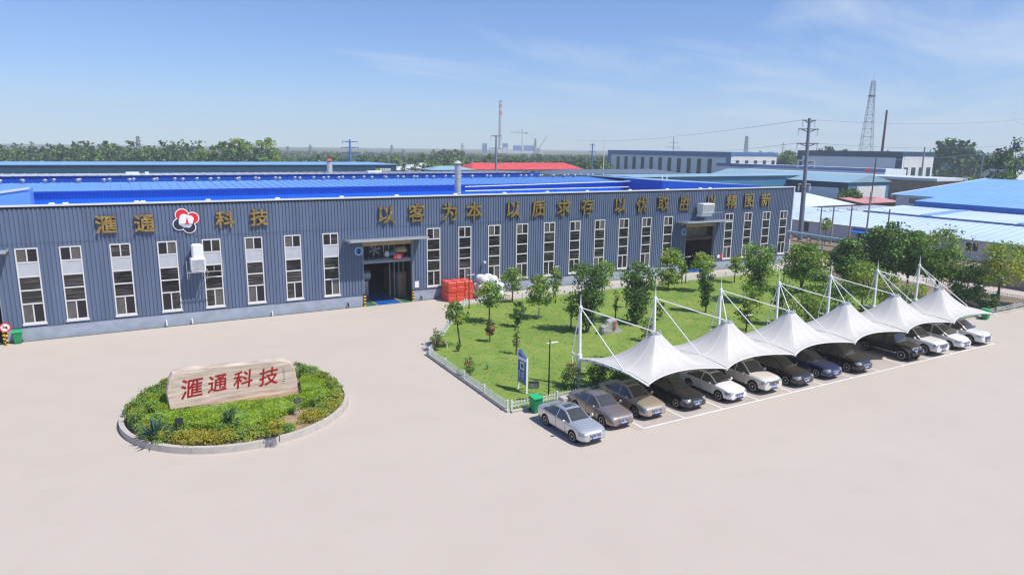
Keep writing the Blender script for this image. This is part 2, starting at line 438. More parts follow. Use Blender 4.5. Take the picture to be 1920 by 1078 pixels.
def inside(x, y, P):
    c = False; j = len(P) - 1
    for i in range(len(P)):
        if (P[i][1] > y) != (P[j][1] > y) and x < (P[j][0] - P[i][0]) * (y - P[i][1]) / (P[j][1] - P[i][1]) + P[i][0]: c = not c
        j = i
    return c
# grass blades: short tufts all over the lawn, one object
def grass_tufts(name, poly, n, hmin, hmax, mats, z, seed):
    r = random.Random(seed); mb = MB()
    xs = [p[0] for p in poly]; ys = [p[1] for p in poly]
    k = 0
    while k < n:
        x, y = r.uniform(min(xs), max(xs)), r.uniform(min(ys), max(ys))
        if not inside(x, y, poly): continue
        k += 1
        a = r.uniform(0, 6.28); w = r.uniform(.05, .13); h = r.uniform(hmin, hmax); l = r.uniform(-.08, .08)
        dx, dy = math.cos(a) * w, math.sin(a) * w
        mb.add([(x - dx, y - dy, z), (x + dx, y + dy, z), (x + dx * .3 + l, y + dy * .3 + l, z + h), (x - dx * .5 + l, y - dy * .5 - l, z + h * .8)], [(0, 1, 2, 3)], r.choice((0, 0, 1)))
    me = bpy.data.meshes.new(name); me.from_pydata(mb.v, [], mb.f)
    for m in mats: me.materials.append(m)
    me.polygons.foreach_set('material_index', mb.m)
    o = bpy.data.objects.new(name, me); COL.objects.link(o)
    return tag(o, kind='stuff')
tag(grass_tufts('grass', LAWN_MAIN, 16000, .015, .045, [M['leaf_mid'], M['leaf_light']], .058, 5), 'short mown green grass covering the fenced lawn', 'grass')

# ------------------------------------------------------------------ foliage
def leaf_mesh(mb, centres, sizes, rng, mis, flat=0.0):
    n = len(centres)
    a = rng.normal(size=(n, 3)); a[:, 2] *= (1 - flat); a /= np.linalg.norm(a, axis=1)[:, None]
    b = rng.normal(size=(n, 3)); b[:, 2] *= (1 - flat); b -= a * (a * b).sum(1)[:, None]; b /= np.linalg.norm(b, axis=1)[:, None]
    a *= sizes[:, None] * .62; b *= sizes[:, None] * .40
    V = np.stack([centres - a, centres + b, centres + a, centres - b], 1).reshape(-1, 3)
    base = len(mb.v)
    mb.v.extend(map(tuple, V.tolist()))
    mb.f.extend([(base + 4 * i, base + 4 * i + 1, base + 4 * i + 2, base + 4 * i + 3) for i in range(n)])
    mb.m.extend(mis.tolist())
def leaf_obj(name, mb, mats, parent=None, loc=None):
    me = bpy.data.meshes.new(name); me.from_pydata(mb.v, [], mb.f)
    for m in mats: me.materials.append(m)
    me.polygons.foreach_set('material_index', mb.m)
    o = bpy.data.objects.new(name, me); COL.objects.link(o)
    if parent is not None: o.parent = parent
    elif loc is not None: o.location = tuple(float(c) for c in loc)
    return o
def crown_points(rng, n, shape, R, z0, z1, clumps, spread):
    """leaf positions gathered round clump centres inside a crown outline"""
    H = z1 - z0; C = []
    while len(C) < clumps:
        t = rng.random(); ang = rng.random() * 2 * math.pi
        if shape == 'round': rad = math.sin(math.pi * min(1, max(0, .06 + .9 * t))) ** .6
        elif shape == 'vase': rad = .22 + .95 * t ** .8 if t < .72 else .22 + .95 * .72 ** .8 * math.sqrt(max(0, 1 - ((t - .72) / .30) ** 2))
        elif shape == 'umbrella': rad = math.sqrt(max(0, 1 - (t * 1.02 - .1) ** 2)) if t > .1 else .8
        elif shape == 'cone': rad = (1 - t) ** .8 + .05
        elif shape == 'column': rad = min(1, .55 + t) * math.sqrt(max(0, 1 - max(0, (t - .6) / .42) ** 2))
        else: rad = math.sqrt(max(0.02, 1 - t ** 2))
        q = rad * math.sqrt(rng.uniform(.12, 1)) * rng.uniform(.8, 1.12)
        C.append((R * q * math.cos(ang), R * q * math.sin(ang), z0 + H * t))
    C = np.array(C)
    idx = rng.integers(0, clumps, n)
    w = rng.lognormal(0, .22, clumps)
    P = C[idx] + np.clip(rng.normal(size=(n, 3)), -1.6, 1.6) * spread * np.array([1, 1, .72]) * w[idx][:, None]
    return P, C, idx
def tree(name, label, x, y, h, R, shape, mats, n=1800, leaf=.16, trunk_h=None, trunk_r=.06, lean=(0, 0), seed=1, group=None, cat='tree', z=.06, clumps=40, spread=None, pale=False, multi=1, weights=None):
    rng = np.random.default_rng(seed); rr = random.Random(seed)
    root = thing(name, label, cat, (x, y, z), 0, group)
    th = trunk_h if trunk_h is not None else h * .45
    spread = spread or R * .20
    P, C, idx = crown_points(rng, n, shape, R, th, h, clumps, spread)
    off = np.array([lean[0], lean[1], 0]) * h
    P = P + off * (P[:, 2:3] / h); C2 = C + off * (C[:, 2:3] / h)
    tb = MB()
    for s in range(multi):
        a0 = np.array([rr.uniform(-1, 1) * .1 * (multi > 1), rr.uniform(-1, 1) * .1 * (multi > 1), -.08])
        fork = np.array([off[0] * th / h + rr.uniform(-.1, .1) * R * (multi > 1) * 2, off[1] * th / h + rr.uniform(-.1, .1) * R * (multi > 1) * 2, th * 1.02])
        mid = (a0 + fork) / 2 + np.array([rr.uniform(-.03, .03) * h * .4, rr.uniform(-.03, .03) * h * .4, 0])
        tb.tube(a0, mid, trunk_r * 1.15, trunk_r * .95, 7, 0); tb.tube(mid, fork, trunk_r * .95, trunk_r * .72, 7, 0)
        lead = np.array([off[0] * .85, off[1] * .85, th + (h - th) * .72]) + (fork - np.array([off[0] * th / h, off[1] * th / h, th])) * 1.4
        tb.tube(fork, lead, trunk_r * .7, trunk_r * .2, 6, 1)
        for c in C2[s::multi][:26]:
            t = rr.uniform(0, .75); st = fork + (lead - fork) * min(t, max(0, (c[2] - th) / (h - th) - .15) if c[2] > th else 0)
            m2 = (st + c) / 2 + np.array([0, 0, -.06 * R])
            tb.tube(st, m2, trunk_r * .32, trunk_r * .2, 5, 1, False); tb.tube(m2, c, trunk_r * .2, trunk_r * .07, 5, 1, False)
    tb.build('trunk', [M['bark_pale'] if pale else M['bark'], M['bark']], root, smooth=True)
    mb = MB()
    tone = rng.random(clumps)[idx]
    k = len(mats)
    mis = np.clip(((tone * .7 + rng.random(n) * .3) * k).astype(int), 0, k - 1)
    leaf_mesh(mb, P, leaf * rng.uniform(.65, 1.35, n), rng, mis)
    leaf_obj('crown', mb, mats, root)
    return root
def shrub(name, label, x, y, z, R, h, mats, n=500, leaf=.10, seed=1, group=None, cat='shrub', clumps=22, shape='dome', stem=True):
    rng = np.random.default_rng(seed); rr = random.Random(seed)
    P, C, idx = crown_points(rng, n, shape, R, h * .18, h * .95, clumps, R * .16)
    P[:, 2] = np.maximum(P[:, 2], .02)
    root = thing(name, label, cat, (x, y, z), rr.uniform(0, 6), group)
    tb = MB()
    for c in C[:14]:
        tb.tube((c[0] * .12, c[1] * .12, -.05), c, .018, .006, 5, 0, False)
    tb.build('stem', M['bark'], root)
    mb = MB()
    tone = rng.random(clumps)[idx]; k = len(mats)
    mis = np.clip(((tone * .65 + rng.random(n) * .35) * k).astype(int), 0, k - 1)
    leaf_mesh(mb, P, leaf * rng.uniform(.6, 1.4, n), rng, mis)
    leaf_obj('foliage', mb, mats, root)
    return root

# ------------------------------------------------------------------ the factory
fac = thing('factory_building', 'long slate blue corrugated factory with gold characters along its front and bright blue roofs', 'factory', (38, D, 0))
FX0, FX1, FZ = -46.0, 83.1, 10.62
def build(mb, name, mats, parent=None, **k): return mb.build(name, mats, parent or fac, world=True, **k)
WIN = [-7.1, -4.18, -.69, 2.8, 6.29, 9.81, 13.24, 16.77, 27.39, 30.97, 34.5, 38.0, 41.56, 45.06, 48.61, 52.2, 55.74, 59.24, 69.93, 73.52, 77.11, 80.61]
WINL = [-46 + 3.5 * k for k in range(9)]
DOORS = [(-13.6, -8.45, 6.2), (20.68, 25.76, 6.28), (63.1, 68.2, 6.2)]
openings = [(x, x + 1.48, 1.38, 7.40) for x in WIN + WINL] + [(a, b, 0, h) for a, b, h in DOORS]
def cladding(x0, x1, z0, z1, y, pitch, depth, holes, mi=0, top=None):
    """ribbed sheet with rectangular holes, ribs towards -y"""
    xs = set([x0, x1])
    n = int((x1 - x0) / pitch) + 1
    prof = []
    for k in range(n):
        for fx, dy in ((0, 0), (.40, 0), (.47, -depth), (.93, -depth)):
            x = x0 + (k + fx) * pitch
            if x <= x1: prof.append((x, y + dy))
    prof.append((x1, y))
    px, py = [p[0] for p in prof], [p[1] for p in prof]
    for a, b, c, d in holes:
        for q in (a, b):
            if x0 < q < x1: xs.add(q)
    xs = sorted(set(px) | xs)
    xs = [q for i, q in enumerate(xs) if i == 0 or q - xs[i - 1] > 1e-5]
    mb = MB()
    for a, b in zip(xs[:-1], xs[1:]):
        m = (a + b) / 2; ya, yb = float(np.interp(a, px, py)), float(np.interp(b, px, py))
        segs = [(z0, z1)]
        for h0, h1, c, d in holes:
            if h0 <= m <= h1:
                ns = []
                for s, t in segs:
                    if d <= s or c >= t: ns.append((s, t)); continue
                    if c > s: ns.append((s, c))
                    if d < t: ns.append((d, t))
                segs = ns
        for s, t in segs:
            ta, tb2 = (t, t) if (top is None or t < z1 - 1e-6) else (top(a), top(b))
            mb.quad((a, ya, s), (b, yb, s), (b, yb, tb2), (a, ya, ta), mi)
    return mb
build(cladding(FX0, FX1, 1.08, FZ, D, .30, .07, openings), 'cladding', M['facade'])
# plinth, broken at the doors
mb = MB(); edges = [FX0] + [q for a, b, h in DOORS for q in (a, b)] + [FX1]
for a, b in zip(edges[0::2], edges[1::2]): mb.box(a, b, D - .075, D + .20, -.05, 1.10)
build(mb, 'plinth', M['plinth'])
mb = MB(); mb.box(FX0, FX1 + .12, D - .14, D + .30, FZ + .003, FZ + .13); mb.box(FX1 - .06, FX1 + .12, D - .12, D + .2, 0, FZ)
build(mb, 'coping', M['coping'])
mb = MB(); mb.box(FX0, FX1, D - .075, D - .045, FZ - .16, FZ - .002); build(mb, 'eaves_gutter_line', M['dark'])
mb = MB(); mb.box(FX0, FX1 - .07, D - .080, D - .072, 7.74, 7.775); build(mb, 'sheet_lap', M['facade_dark'])
for a, b in zip(edges[0::2], edges[1::2]): mb = MB(); mb.box(a + .12, b - .12, D - .10, D - .0755, 1.06, 1.12); build(mb, 'base_trim', M['facade_dark'])
# body behind the cladding: end walls, flat roof deck, floor
mb = MB()
mb.box(FX1 - .25, FX1 - .06, D + .21, 82, 0, 10.3); mb.box(FX0, FX0 + .2, D + .21, 82, 0, 10.3)
build(mb, 'end_wall', M['facade'])
mb = MB(); mb.box(FX0 + .21, FX1 - .26, D + .31, 79.0, 9.32, 9.42); build(mb, 'roof_deck', M['blue_roof'])
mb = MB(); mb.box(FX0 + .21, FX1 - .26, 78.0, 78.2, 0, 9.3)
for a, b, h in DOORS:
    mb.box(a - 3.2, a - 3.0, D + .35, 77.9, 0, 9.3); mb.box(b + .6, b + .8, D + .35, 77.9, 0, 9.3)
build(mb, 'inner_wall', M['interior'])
# windows
def window(x, kind, seed):
    r = random.Random(seed)
    x0, x1 = x, x + 1.48; zs = [7.40, 6.28, 5.14, 4.05, 2.96, 1.38]
    y0, y1 = D - .085, D + .05; w = .075
    f = MB(); g = MB(); p = MB()
    f.box(x0 - .02, x0 + w, y0, y1, zs[-1], zs[0]); f.box(x1 - w, x1 + .02, y0, y1, zs[-1], zs[0])
    for i, z in enumerate(zs): f.box(x0 + w, x1 - w, y0 + .005, y1, z - .05 if i else z - .09, z + (.05 if i < 5 else .09) if i else z + .01)
    f.box(x0 - .08, x1 + .08, D - .16, D - .086, 1.24, 1.40)
    xm = (x0 + x1) / 2
    for za, zb in ((zs[1], zs[0]), (zs[5], zs[4])): f.box(xm - .045, xm + .045, y0 + .008, y1, za + .09, zb - .09)
    yg = D - .015
    def pane(a, b, c, d, mi): g.quad((a, yg, c), (b, yg, c), (b, yg, d), (a, yg, d), mi)
    for (za, zb), flip in (((zs[1], zs[0]), r.random() < .35), ((zs[5], zs[4]), r.random() < .55)):
        a, b = (2, 1) if not flip else (1, 2)
        if r.random() < .25: a = 0
        if r.random() < .25: b = 0
        pane(x0 + w, xm - .045, za + .05, zb - .05, a); pane(xm + .045, x1 - w, za + .05, zb - .05, b)
    for i in (1, 2, 3):
        if i == 1 and kind == 'A': p.box(x0 + w, x1 - w, D - .05, D + .02, zs[2] + .05, zs[1] - .05)
        else: pane(x0 + w, x1 - w, zs[i + 1] + .05, zs[i] - .05, 0)
    wo = build(f, 'window', M['frame'])
    go = g.build('window_glass', [M['glass'], M['open'], M['glass2']], wo, world=True)
    if kind == 'A': p.build('infill_panel', M['panel'], wo, world=True)
for i, x in enumerate(WINL): window(x, 'A', 50 + i) if not any(a - 2 < x < b + .5 for a, b, h in DOORS) else None
for i, x in enumerate(WIN): window(x, 'A' if i < 8 else 'B', i)
# doorways: reveals, canopies, interiors
for k, (a, b, h) in enumerate(DOORS):
    mb = MB()
    mb.box(a - .08, a - .002, D - .10, D + .34, 1.101, h + .1); mb.box(b + .002, b + .08, D - .10, D + .34, 1.101, h + .1); mb.box(a, b, D - .10, D + .34, h + .002, h + .1)
    dr = build(mb, 'doorway', M['duct'])
    fl = MB(); fl.box(a - 2.9, b + .59, D + .2, 77.9, -.03, .02); fl.box(a + 1.3, b - 1.3, D - .4, 77, .024, .03, 1)
    for q in (a + 1.2, b - 1.29): fl.box(q, q + .09, D - .4, 77, .024, .032, 2)
    fl.box(a, b, D - .42, D + .199, -.03, .016)
    fl.build('painted_floor', [M['floor_green'], M['floor_blue'], M['yellow']], dr, world=True)
    cn_ = MB(); x0, x1 = a - 1.85, b + .95; o = 2.2; zc = 7.35 if k == 0 else 6.66
    nr = int((x1 - x0) / .3)
    for q in range(nr):
        xa, xb = x0 + (x1 - x0) * q / nr, x0 + (x1 - x0) * (q + 1) / nr
        for (u0, u1, l0, l1) in ((xa, xa + (xb - xa) * .7, 0, 0), (xa + (xb - xa) * .7, xb, .03, .03)):
            cn_.prism([(u0, D - o, zc + .14 + l0), (u1, D - o, zc + .14 + l1), (u1, D - .1, zc + l1), (u0, D - .1, zc + l0)], (0, 0, -.05))
    cn_.box(x0, x1, D - o - .04, D - o, zc, zc + .18, 1)
    cn_.box(x0 - .04, x0, D - o, D - .1, zc - .06, zc + .14, 1); cn_.box(x1, x1 + .04, D - o, D - .1, zc - .06, zc + .14, 1)
    for q in (x0 + .3, (x0 + x1) / 2, x1 - .3): cn_.tube((q, D - .1, zc - .46), (q, D - o + .2, zc + .06), .03, .03, 6, 1)
    build(cn_, 'canopy', [M['teal_pale' if k == 0 else 'grey_roof'], M['galv']])
    # upper part of the opening: screened mezzanine with duct
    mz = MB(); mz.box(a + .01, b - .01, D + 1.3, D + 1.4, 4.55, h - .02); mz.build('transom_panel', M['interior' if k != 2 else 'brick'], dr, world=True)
    for q in np.linspace(a + .4, b - .4, 9 if k != 2 else 3):
        it = MB(); it.box(q - .03, q + .03, D + 1.22, D + 1.299, 4.55, h - .4); it.build('transom_bar', M['galv' if k != 2 else 'duct'], dr, world=True)
    it = MB(); it.box(a + .002, b - .002, D + .5, D + 1.3, 4.40, 4.549); it.build('mezzanine_edge', M['duct'], dr, world=True)
    it = MB(); it.tube((a, D + .36, 4.32), (b, D + .36, 4.32), .22, .22, 12); it.build('duct', M['duct' if k != 2 else 'bark'], dr, smooth=True, world=True, auto=40)
    it = MB(); it.box(a + .002, b - .002, D + .10, D + .34, h - .35, h - .002); it.build('shutter_box', M['tan'], dr, world=True)
    if k == 1:
        for q in np.linspace(b - 1.6, b - .1, 4):
            it = MB(); it.box(q - .05, q + .05, D + 2.2, D + 2.3, 0.02, 4.3); it.build('rack_post', M['duct'], dr, world=True)
        it = MB(); it.bbox(b - .6, b + .4, D + 2.6, D + 7, .02, 2.6, .05); it.build('rack_load', M['tan'], dr, world=True)
        it = MB(); it.tube((a + .1, D + 4.5, 2.2), (a + 2.0, D + 4.5, 2.2), .6, .6, 14); it.box(a + .2, a + 1.8, D + 4.2, D + 4.8, .03, 1.6); it.build('machine', M['galv'], dr, world=True)
a, b, h = DOORS[1]
fan = MB(); fc = (a + 1.55, D + 1.15, 5.35)
fan.box(fc[0] - .7, fc[0] + .7, D + 1.16, D + 1.21, fc[2] - .68, fc[2] + .68, 1)
for k in range(6):
    t = k * math.pi / 3 + .3
    d = np.array([math.cos(t), 0, math.sin(t)]); n = np.array([-d[2], 0, d[0]])
    c = np.array(fc)
    fan.prism([c + d * .1 - n * .05, c + d * .60 - n * .11, c + d * .60 + n * .11, c + d * .1 + n * .05], (0, -.03, 0), 0)
fan.lathe(fc, [(.12, .02), (.12, -.06), (.02, -.07)], 12, 0, axis='y')
build(fan, 'exhaust_fan', [M['duct'], M['interior']])
for cx_, cz_, cw, m_ in ((b - 1.7, 4.95, .55, 'teal'), (b - 2.3, 4.85, .3, 'whitewrap'), (b - .9, 5.3, .75, 'tan')):
    q = MB(); q.lathe((cx_, D + .95, cz_ - .3), [(.05, 0), (cw, .08), (cw * 1.05, .35), (cw * .7, .6), (.08, .68)], 10)
    build(q, 'sack', M[m_], smooth=True)
for k, (a, b, h) in enumerate(DOORS):      # hazard-striped door jambs
    for q0, q1 in ((a - .10, a + .10), (b - .10, b + .10)):
        s = MB()
        for i in range(8): s.box(q0, q1, D - .24, D - .105, i * .15, i * .15 + .15, i % 2)
        build(s, 'hazard_strip', [M['yellow'], M['black']])
# door number discs
for (px, py), s in (((672.5, 471), '2'), ((1282, 435), '1')):
    c = ony(px, py, D - .06)
    dsk = MB(); dsk.lathe((c[0], D - .06, c[2]), [(.40, 0), (.40, -.03), (.37, -.035)], 28, 0, axis='y'); dsk.lathe((c[0], D - .096, c[2]), [(.34, 0), (.335, -.008)], 28, 1, axis='y')
    o = build(dsk, 'door_number', [M['white'], M['sky_blue']])
    v, f = text_mb(s, .62, .02, .012); t = MB(); t.add([(c[0] + p[0], D - .115, c[2] + p[1]) for p in v], f)
    t.build('numeral', M['white'], o, world=True)
# red notice boards
for px, py, w_, h_, y_ in ((746, 481, .95, .55, D + .08), (1349, 480.5, .9, .45, D - .09)):
    c = ony(px, py, y_); s = MB(); s.box(c[0] - w_ / 2, c[0] + w_ / 2, y_ - .03, y_, c[2] - h_ / 2, c[2] + h_ / 2, 0)
    y2 = y_ - .034
    if w_ > .92:
        s.poly([(c[0] - .36, y2, c[2] - .12), (c[0] - .20, y2, c[2] - .12), (c[0] - .28, y2, c[2] + .06)], 1)
        for i, (l, zz_) in enumerate(((.36, .12), (.46, -.02), (.40, -.14))):
            for j in range(4): s.box(c[0] - .08 + j * l / 4, c[0] - .08 + j * l / 4 + l / 4 - .03, y2 - .003, y2, c[2] + zz_ - .04, c[2] + zz_ + .04, 1)
    else: s.box(c[0] - w_ / 2 + .02, c[0] - .02, y2 - .003, y2, c[2] - h_ / 2 + .02, c[2] + h_ / 2 - .02, 1)
    build(s, 'notice_board', [M['red'], M['white']])
c = ony(781, 533, D); s = MB(); s.box(c[0] - .22, c[0] + .22, D - .10, D - .06, c[2] - .33, c[2] + .33); build(s, 'notice_plate', M['white'])
# characters on the front
CH = [('滙', -.78, 9.06), ('通', 2.01, 9.03), ('科', 8.26, 9.10), ('技', 11.14, 9.18), ('以', 23.1, 8.97), ('客', 26.28, 9.04), ('为', 29.87, 9.04), ('本', 32.71, 9.06),
      ('以', 37.5, 9.0), ('质', 40.71, 9.01), ('求', 44.05, 9.02), ('存', 47.39, 9.07), ('以', 52.15, 9.02), ('优', 55.51, 9.0), ('取', 58.86, 9.06), ('胜', 62.45, 9.03),
      ('以', 67.08, 9.0), ('精', 70.67, 9.01), ('图', 73.98, 9.05), ('新', 77.21, 9.07)]
for ch, x, z in CH:
    v, f = text_mb(ch, 1.58 if x < 15 else 1.94, .16, .03, .0)
    t = MB(); t.add([(x + p[0], D - .22 - p[2], z + p[1]) for p in v], f)
    build(t, 'gold_character', M['gold'])
# round emblem of four lobes with a sailing boat
ec = (5.15, 9.08); ey = D - .10
em = MB()
LB = [(-.27, .52, .52), (.53, .22, .50), (.24, -.54, .50), (-.52, -.26, .50)]
def disc(mb, x, z, r, y, th, mi, n=36): mb.lathe((ec[0] + x, y, ec[1] + z), [(r, 0), (r, -th)], n, mi, axis='y')
for i, (x, z, r) in enumerate(LB): disc(em, x, z, r + .035, ey, .05 + .002 * i, 0)
disc(em, 0, 0, .62, ey, .059, 0)
emo = build(em, 'emblem', M['white'])
e2 = MB()
for i, (x, z, r) in enumerate(LB): disc(e2, x, z, r - .045, ey - .062, .012 + .001 * i, 0 if i < 2 else 1)
e2.build('emblem_petal', [M['red'], M['navy']], emo, world=True)
e3 = MB()
disc(e3, 0.0, .0, .56, ey - .080, .010, 0)
for i, (x, z, r) in enumerate(((-.15, .28, .33), (.32, .16, .30), (.15, -.30, .28), (-.3, -.14, .27))): disc(e3, x, z, r, ey - .080, .0105 + .0006 * i, 0)
pts = [(ec[0] + .50 * math.cos(t), ey - .094, ec[1] - .20 + .30 * math.sin(t)) for t in np.linspace(math.pi, 2 * math.pi, 16)]
e3.prism(pts, (0, -.006, 0), 1)
e3.prism([(ec[0] - .02, ey - .102, ec[1] - .16), (ec[0] + .20, ey - .102, ec[1] - .16), (ec[0] + .09, ey - .102, ec[1] + .34)], (0, -.006, 0), 2)
e3.prism([(ec[0] - .14, ey - .102, ec[1] - .19), (ec[0] + .28, ey - .102, ec[1] - .19), (ec[0] + .20, ey - .102, ec[1] - .29), (ec[0] - .04, ey - .102, ec[1] - .29)], (0, -.006, 0), 2)
e3.build('emblem_boat', [M['white'], M['pale_grey'], M['red']], emo, world=True)
# small fittings on the wall
for px, py in ((360, 600), (510, 586), (652, 570), (789, 557), (312, 603)):
    c = ony(px, py, D - .08); s = MB(); s.tube((c[0], D - .074, c[2] + .1), (c[0], D - .34, c[2] + .02), .06, .06, 8); s.tube((c[0], D - .34, c[2] + .02), (c[0], D - .36, c[2] - .26), .06, .06, 8)
    build(s, 'drain_pipe', M['white'] if px < 600 else M['black'])
c = ony(905, 491, D); s = MB(); s.tube((c[0], D - .05, c[2]), (c[0], D - .4, c[2] - .05), .04, .04, 6); s.bbox(c[0] - .1, c[0] + .1, D - .6, D - .25, c[2] - .08, c[2] + .12)
build(s, 'security_camera', M['white'])
# evaporative coolers hung outside
def cooler(label, px0, px1, zlo, zhi, duct_up):
    xa = ony(px0, 487, D - 1.35)[0]; xb = ony(px1, 487, D - 1.35)[0]
    r = thing('air_cooler', label, 'air cooler', ((xa + xb) / 2, D - .9, zlo))
    hw = (xb - xa) / 2; hh = zhi - zlo
    mb = MB(); mb.bbox(-hw, hw, -.55, .55, 0, hh, .05)
    mb.build('housing', M['white'], r)
    g = MB()
    for i in range(9): g.box(-hw + .1, hw - .1, -.575, -.552, .1 + i * (hh - .2) / 9, .1 + (i + .6) * (hh - .2) / 9)
    g.build('grille', M['galv'], r)
    d = MB()
    if duct_up:
        d.bbox(-.42, .48, -.35, .45, hh + .003, hh + 1.15, .12); d.box(-.3, .4, .45, .84, hh + .35, hh + 1.0)
    else:
        d.prism([(-hw + .12, -.45, -.003), (hw - .12, -.45, -.003), (hw - .12, .5, -.003), (-hw + .12, .5, -.003)], (0, .25, -.55)); d.box(-.4, .4, .45, .84, -.65, -.1)
    d.build('air_duct', M['white'], r)
    b = MB()
    for q in (-hw - .15, hw + .15): b.box(q - .025, q + .025, -.7, .84, -.07, -.02); b.tube((q, .82, -1.0), (q, -.5, -.06), .025, .025, 6)
    b.box(-hw - .4, hw + 1.4, -.72, -.66, -.07, -.02)
    if duct_up:
        for q in (-hw - .35, hw + 1.35): b.box(q - .02, q + .02, -.72, -.68, -.6, 1.0)
        b.box(hw + .2, hw + 1.4, .1, .14, .5, .55); b.box(hw + .6, hw + .64, -.7, -.66, -.07, .9)
    b.build('bracket', M['galv'], r)
cooler('white evaporative air cooler with upright duct hung beside the window under the emblem', 357, 385, 4.85, 6.0, True)
cooler('white boxy air cooler hung over the further factory doorway', 1311, 1332, 7.85, 8.95, False)

# ------------------------------------------------------------------ factory roofs
def ribbed_roof(x0, x1, ya, za, yb, zb, pitch, mi=0, rib=.07, th=.06):
    mb = MB(); n = int((x1 - x0) / pitch)
    for k in range(n):
        a = x0 + (x1 - x0) * k / n; b = x0 + (x1 - x0) * (k + 1) / n; w = min(.12, pitch * .3)
        mb.quad((a, ya, za), (b - w, ya, za), (b - w, yb, zb), (a, yb, zb), mi)
        mb.quad((b - w, ya, za), (b - w / 2, ya, za + rib), (b - w / 2, yb, zb + rib), (b - w, yb, zb), mi)
        mb.quad((b - w / 2, ya, za + rib), (b, ya, za), (b, yb, zb), (b - w / 2, yb, zb + rib), mi)
    return mb
hb_top = 10.90
build(cladding(-7.2, 70.6, 9.42, hb_top, 79.0, .30, .035, []), 'high_bay_wall', M['blue_wall'])
build(ribbed_roof(-7.4, 70.6, 78.7, hb_top + .02, 87.6, 11.30, .9), 'high_bay_roof', M['blue_roof'])
build(ribbed_roof(-7.4, 70.6, 87.6, 11.30, 97.0, 10.7, .9), 'high_bay_roof', M['blue_roof'])
mb = MB(); mb.box(-7.4, 70.6, 78.62, 78.699, hb_top - .06, hb_top + .06); build(mb, 'gutter', M['blue_dark'])
build(cladding(-46, 62, 9.4, 11.50, 99.0, .35, .035, []), 'rear_bay_wall', M['blue_dark'])
mb = ribbed_roof(-46, 60, 98.8, 11.53, 112, 11.30, 1.2); build(mb, 'rear_bay_roof', M['grey_roof'])
mb = MB(); mb.box(-46, 62, 79.1, 98.9, 0, 9.3); mb.box(-46, 62, 99.1, 112, 0, 11.2); build(mb, 'rear_block', M['blue_dark'])
# left part of the high bay, lower, with a raking verge
la, lb = ony(0, 377, 72), ony(55, 355.5, 72)
sl = (lb[2] - la[2]) / (lb[0] - la[0])
build(ribbed_roof(-46, lb[0] - .02, 78.9, 10.9, 87.6, 11.30, .9), 'high_bay_roof', M['blue_roof'])
build(cladding(-46, -7.2, 9.42, 10.9, 79.0, .30, .035, []), 'high_bay_wall', M['blue_dark'])
ext = -20.0
mb = MB(); mb.prism([(ext, 72.0, 9.42), (lb[0], 72.0, 9.42), (lb[0], 72.0, lb[2]), (ext, 72.0, max(9.5, lb[2] + sl * (ext - lb[0])))], (0, 3.2, 0)); build(mb, 'side_bay', M['blue_roof'])
mb = MB(); mb.prism([(ext, 71.9, max(9.5, lb[2] + sl * (ext - lb[0])) + .01), (lb[0], 71.9, lb[2] + .01), (lb[0], 71.9, lb[2] + .2), (ext, 71.9, max(9.5, lb[2] + sl * (ext - lb[0])) + .2)], (0, .25, 0)); build(mb, 'verge_flashing', M['coping'])
# right part: blue gable falling towards the corner, dark return wall
ga, gb = ony(1243, 339, 71), ony(1440, 349, 71)
gs = (gb[2] - ga[2]) / (gb[0] - ga[0])
topf = lambda x: max(9.45, ga[2] + gs * (x - ga[0]))
xe = 83.0
build(cladding(ga[0], xe, 9.42, 12.0, 71.0, .3, .035, [], top=topf), 'side_gable', M['blue_dark'])
mb = MB()
mb.prism([(ga[0], 71.1, topf(ga[0])), (xe, 71.1, topf(xe)), (xe, 71.1, topf(xe) - .08), (ga[0], 71.1, topf(ga[0]) - .08)], (0, 22, 0)); build(mb, 'side_roof', M['teal_pale'])
mb = MB(); mb.box(ga[0] - .06, ga[0], 71.0, 78.9, 9.42, topf(ga[0])); build(mb, 'return_wall', M['blue_dark'])
# pipe run with stanchions along the right part of the high bay
mb = MB()
p0, p1 = ony(872, 350.5, 77.6), ony(1233, 338.5, 77.6)
q0, q1 = ony(872, 358.5, 77.6), ony(1232, 349.5, 77.6)
mb.tube(p0, p1, .06, .06, 6); mb.tube(q0, q1, .07, .07, 6)
for t in np.linspace(0, 1, 15): mb.tube(p0 + (p1 - p0) * t, (p0[0] + (p1[0] - p0[0]) * t, 77.6, 9.42), .04, .04, 5, 1)
build(mb, 'roof_pipe_run', [M['white'], M['blue_dark']])
mb = MB()
for dx in (0, .9):
    c = ony(1240, 342, 78.5); mb.tube((c[0] + dx, 78.5, 9.5), (c[0] + dx + .2, 78.6, 12.0), .04, .04, 5); mb.tube((c[0] + dx + .5, 78.5, 9.5), (c[0] + dx + .2, 78.6, 12.0), .04, .04, 5)
build(mb, 'roof_ladder', M['white'])
vm = MB(); vm.lathe((0, 0, 0), [(.13, -.25), (.13, .06), (.20, .10), (.24, .20), (.20, .29), (.07, .33)], 12)
r = random.Random(3); first = None
for row, (yv, zv) in enumerate(((87.0, 11.42), (91.5, 11.26))):
    x = -20 + row * .9
    while x < 68:
        if first is None:
            first = vm.build('roof_ventilator', M['vent'], fac, smooth=True); o = first
        else: o = first.copy(); COL.objects.link(o); o.parent = fac
        o.location = (x - 38, yv - D, zv)
        x += r.choice((1.9, 2.4, 2.4, 2.9))
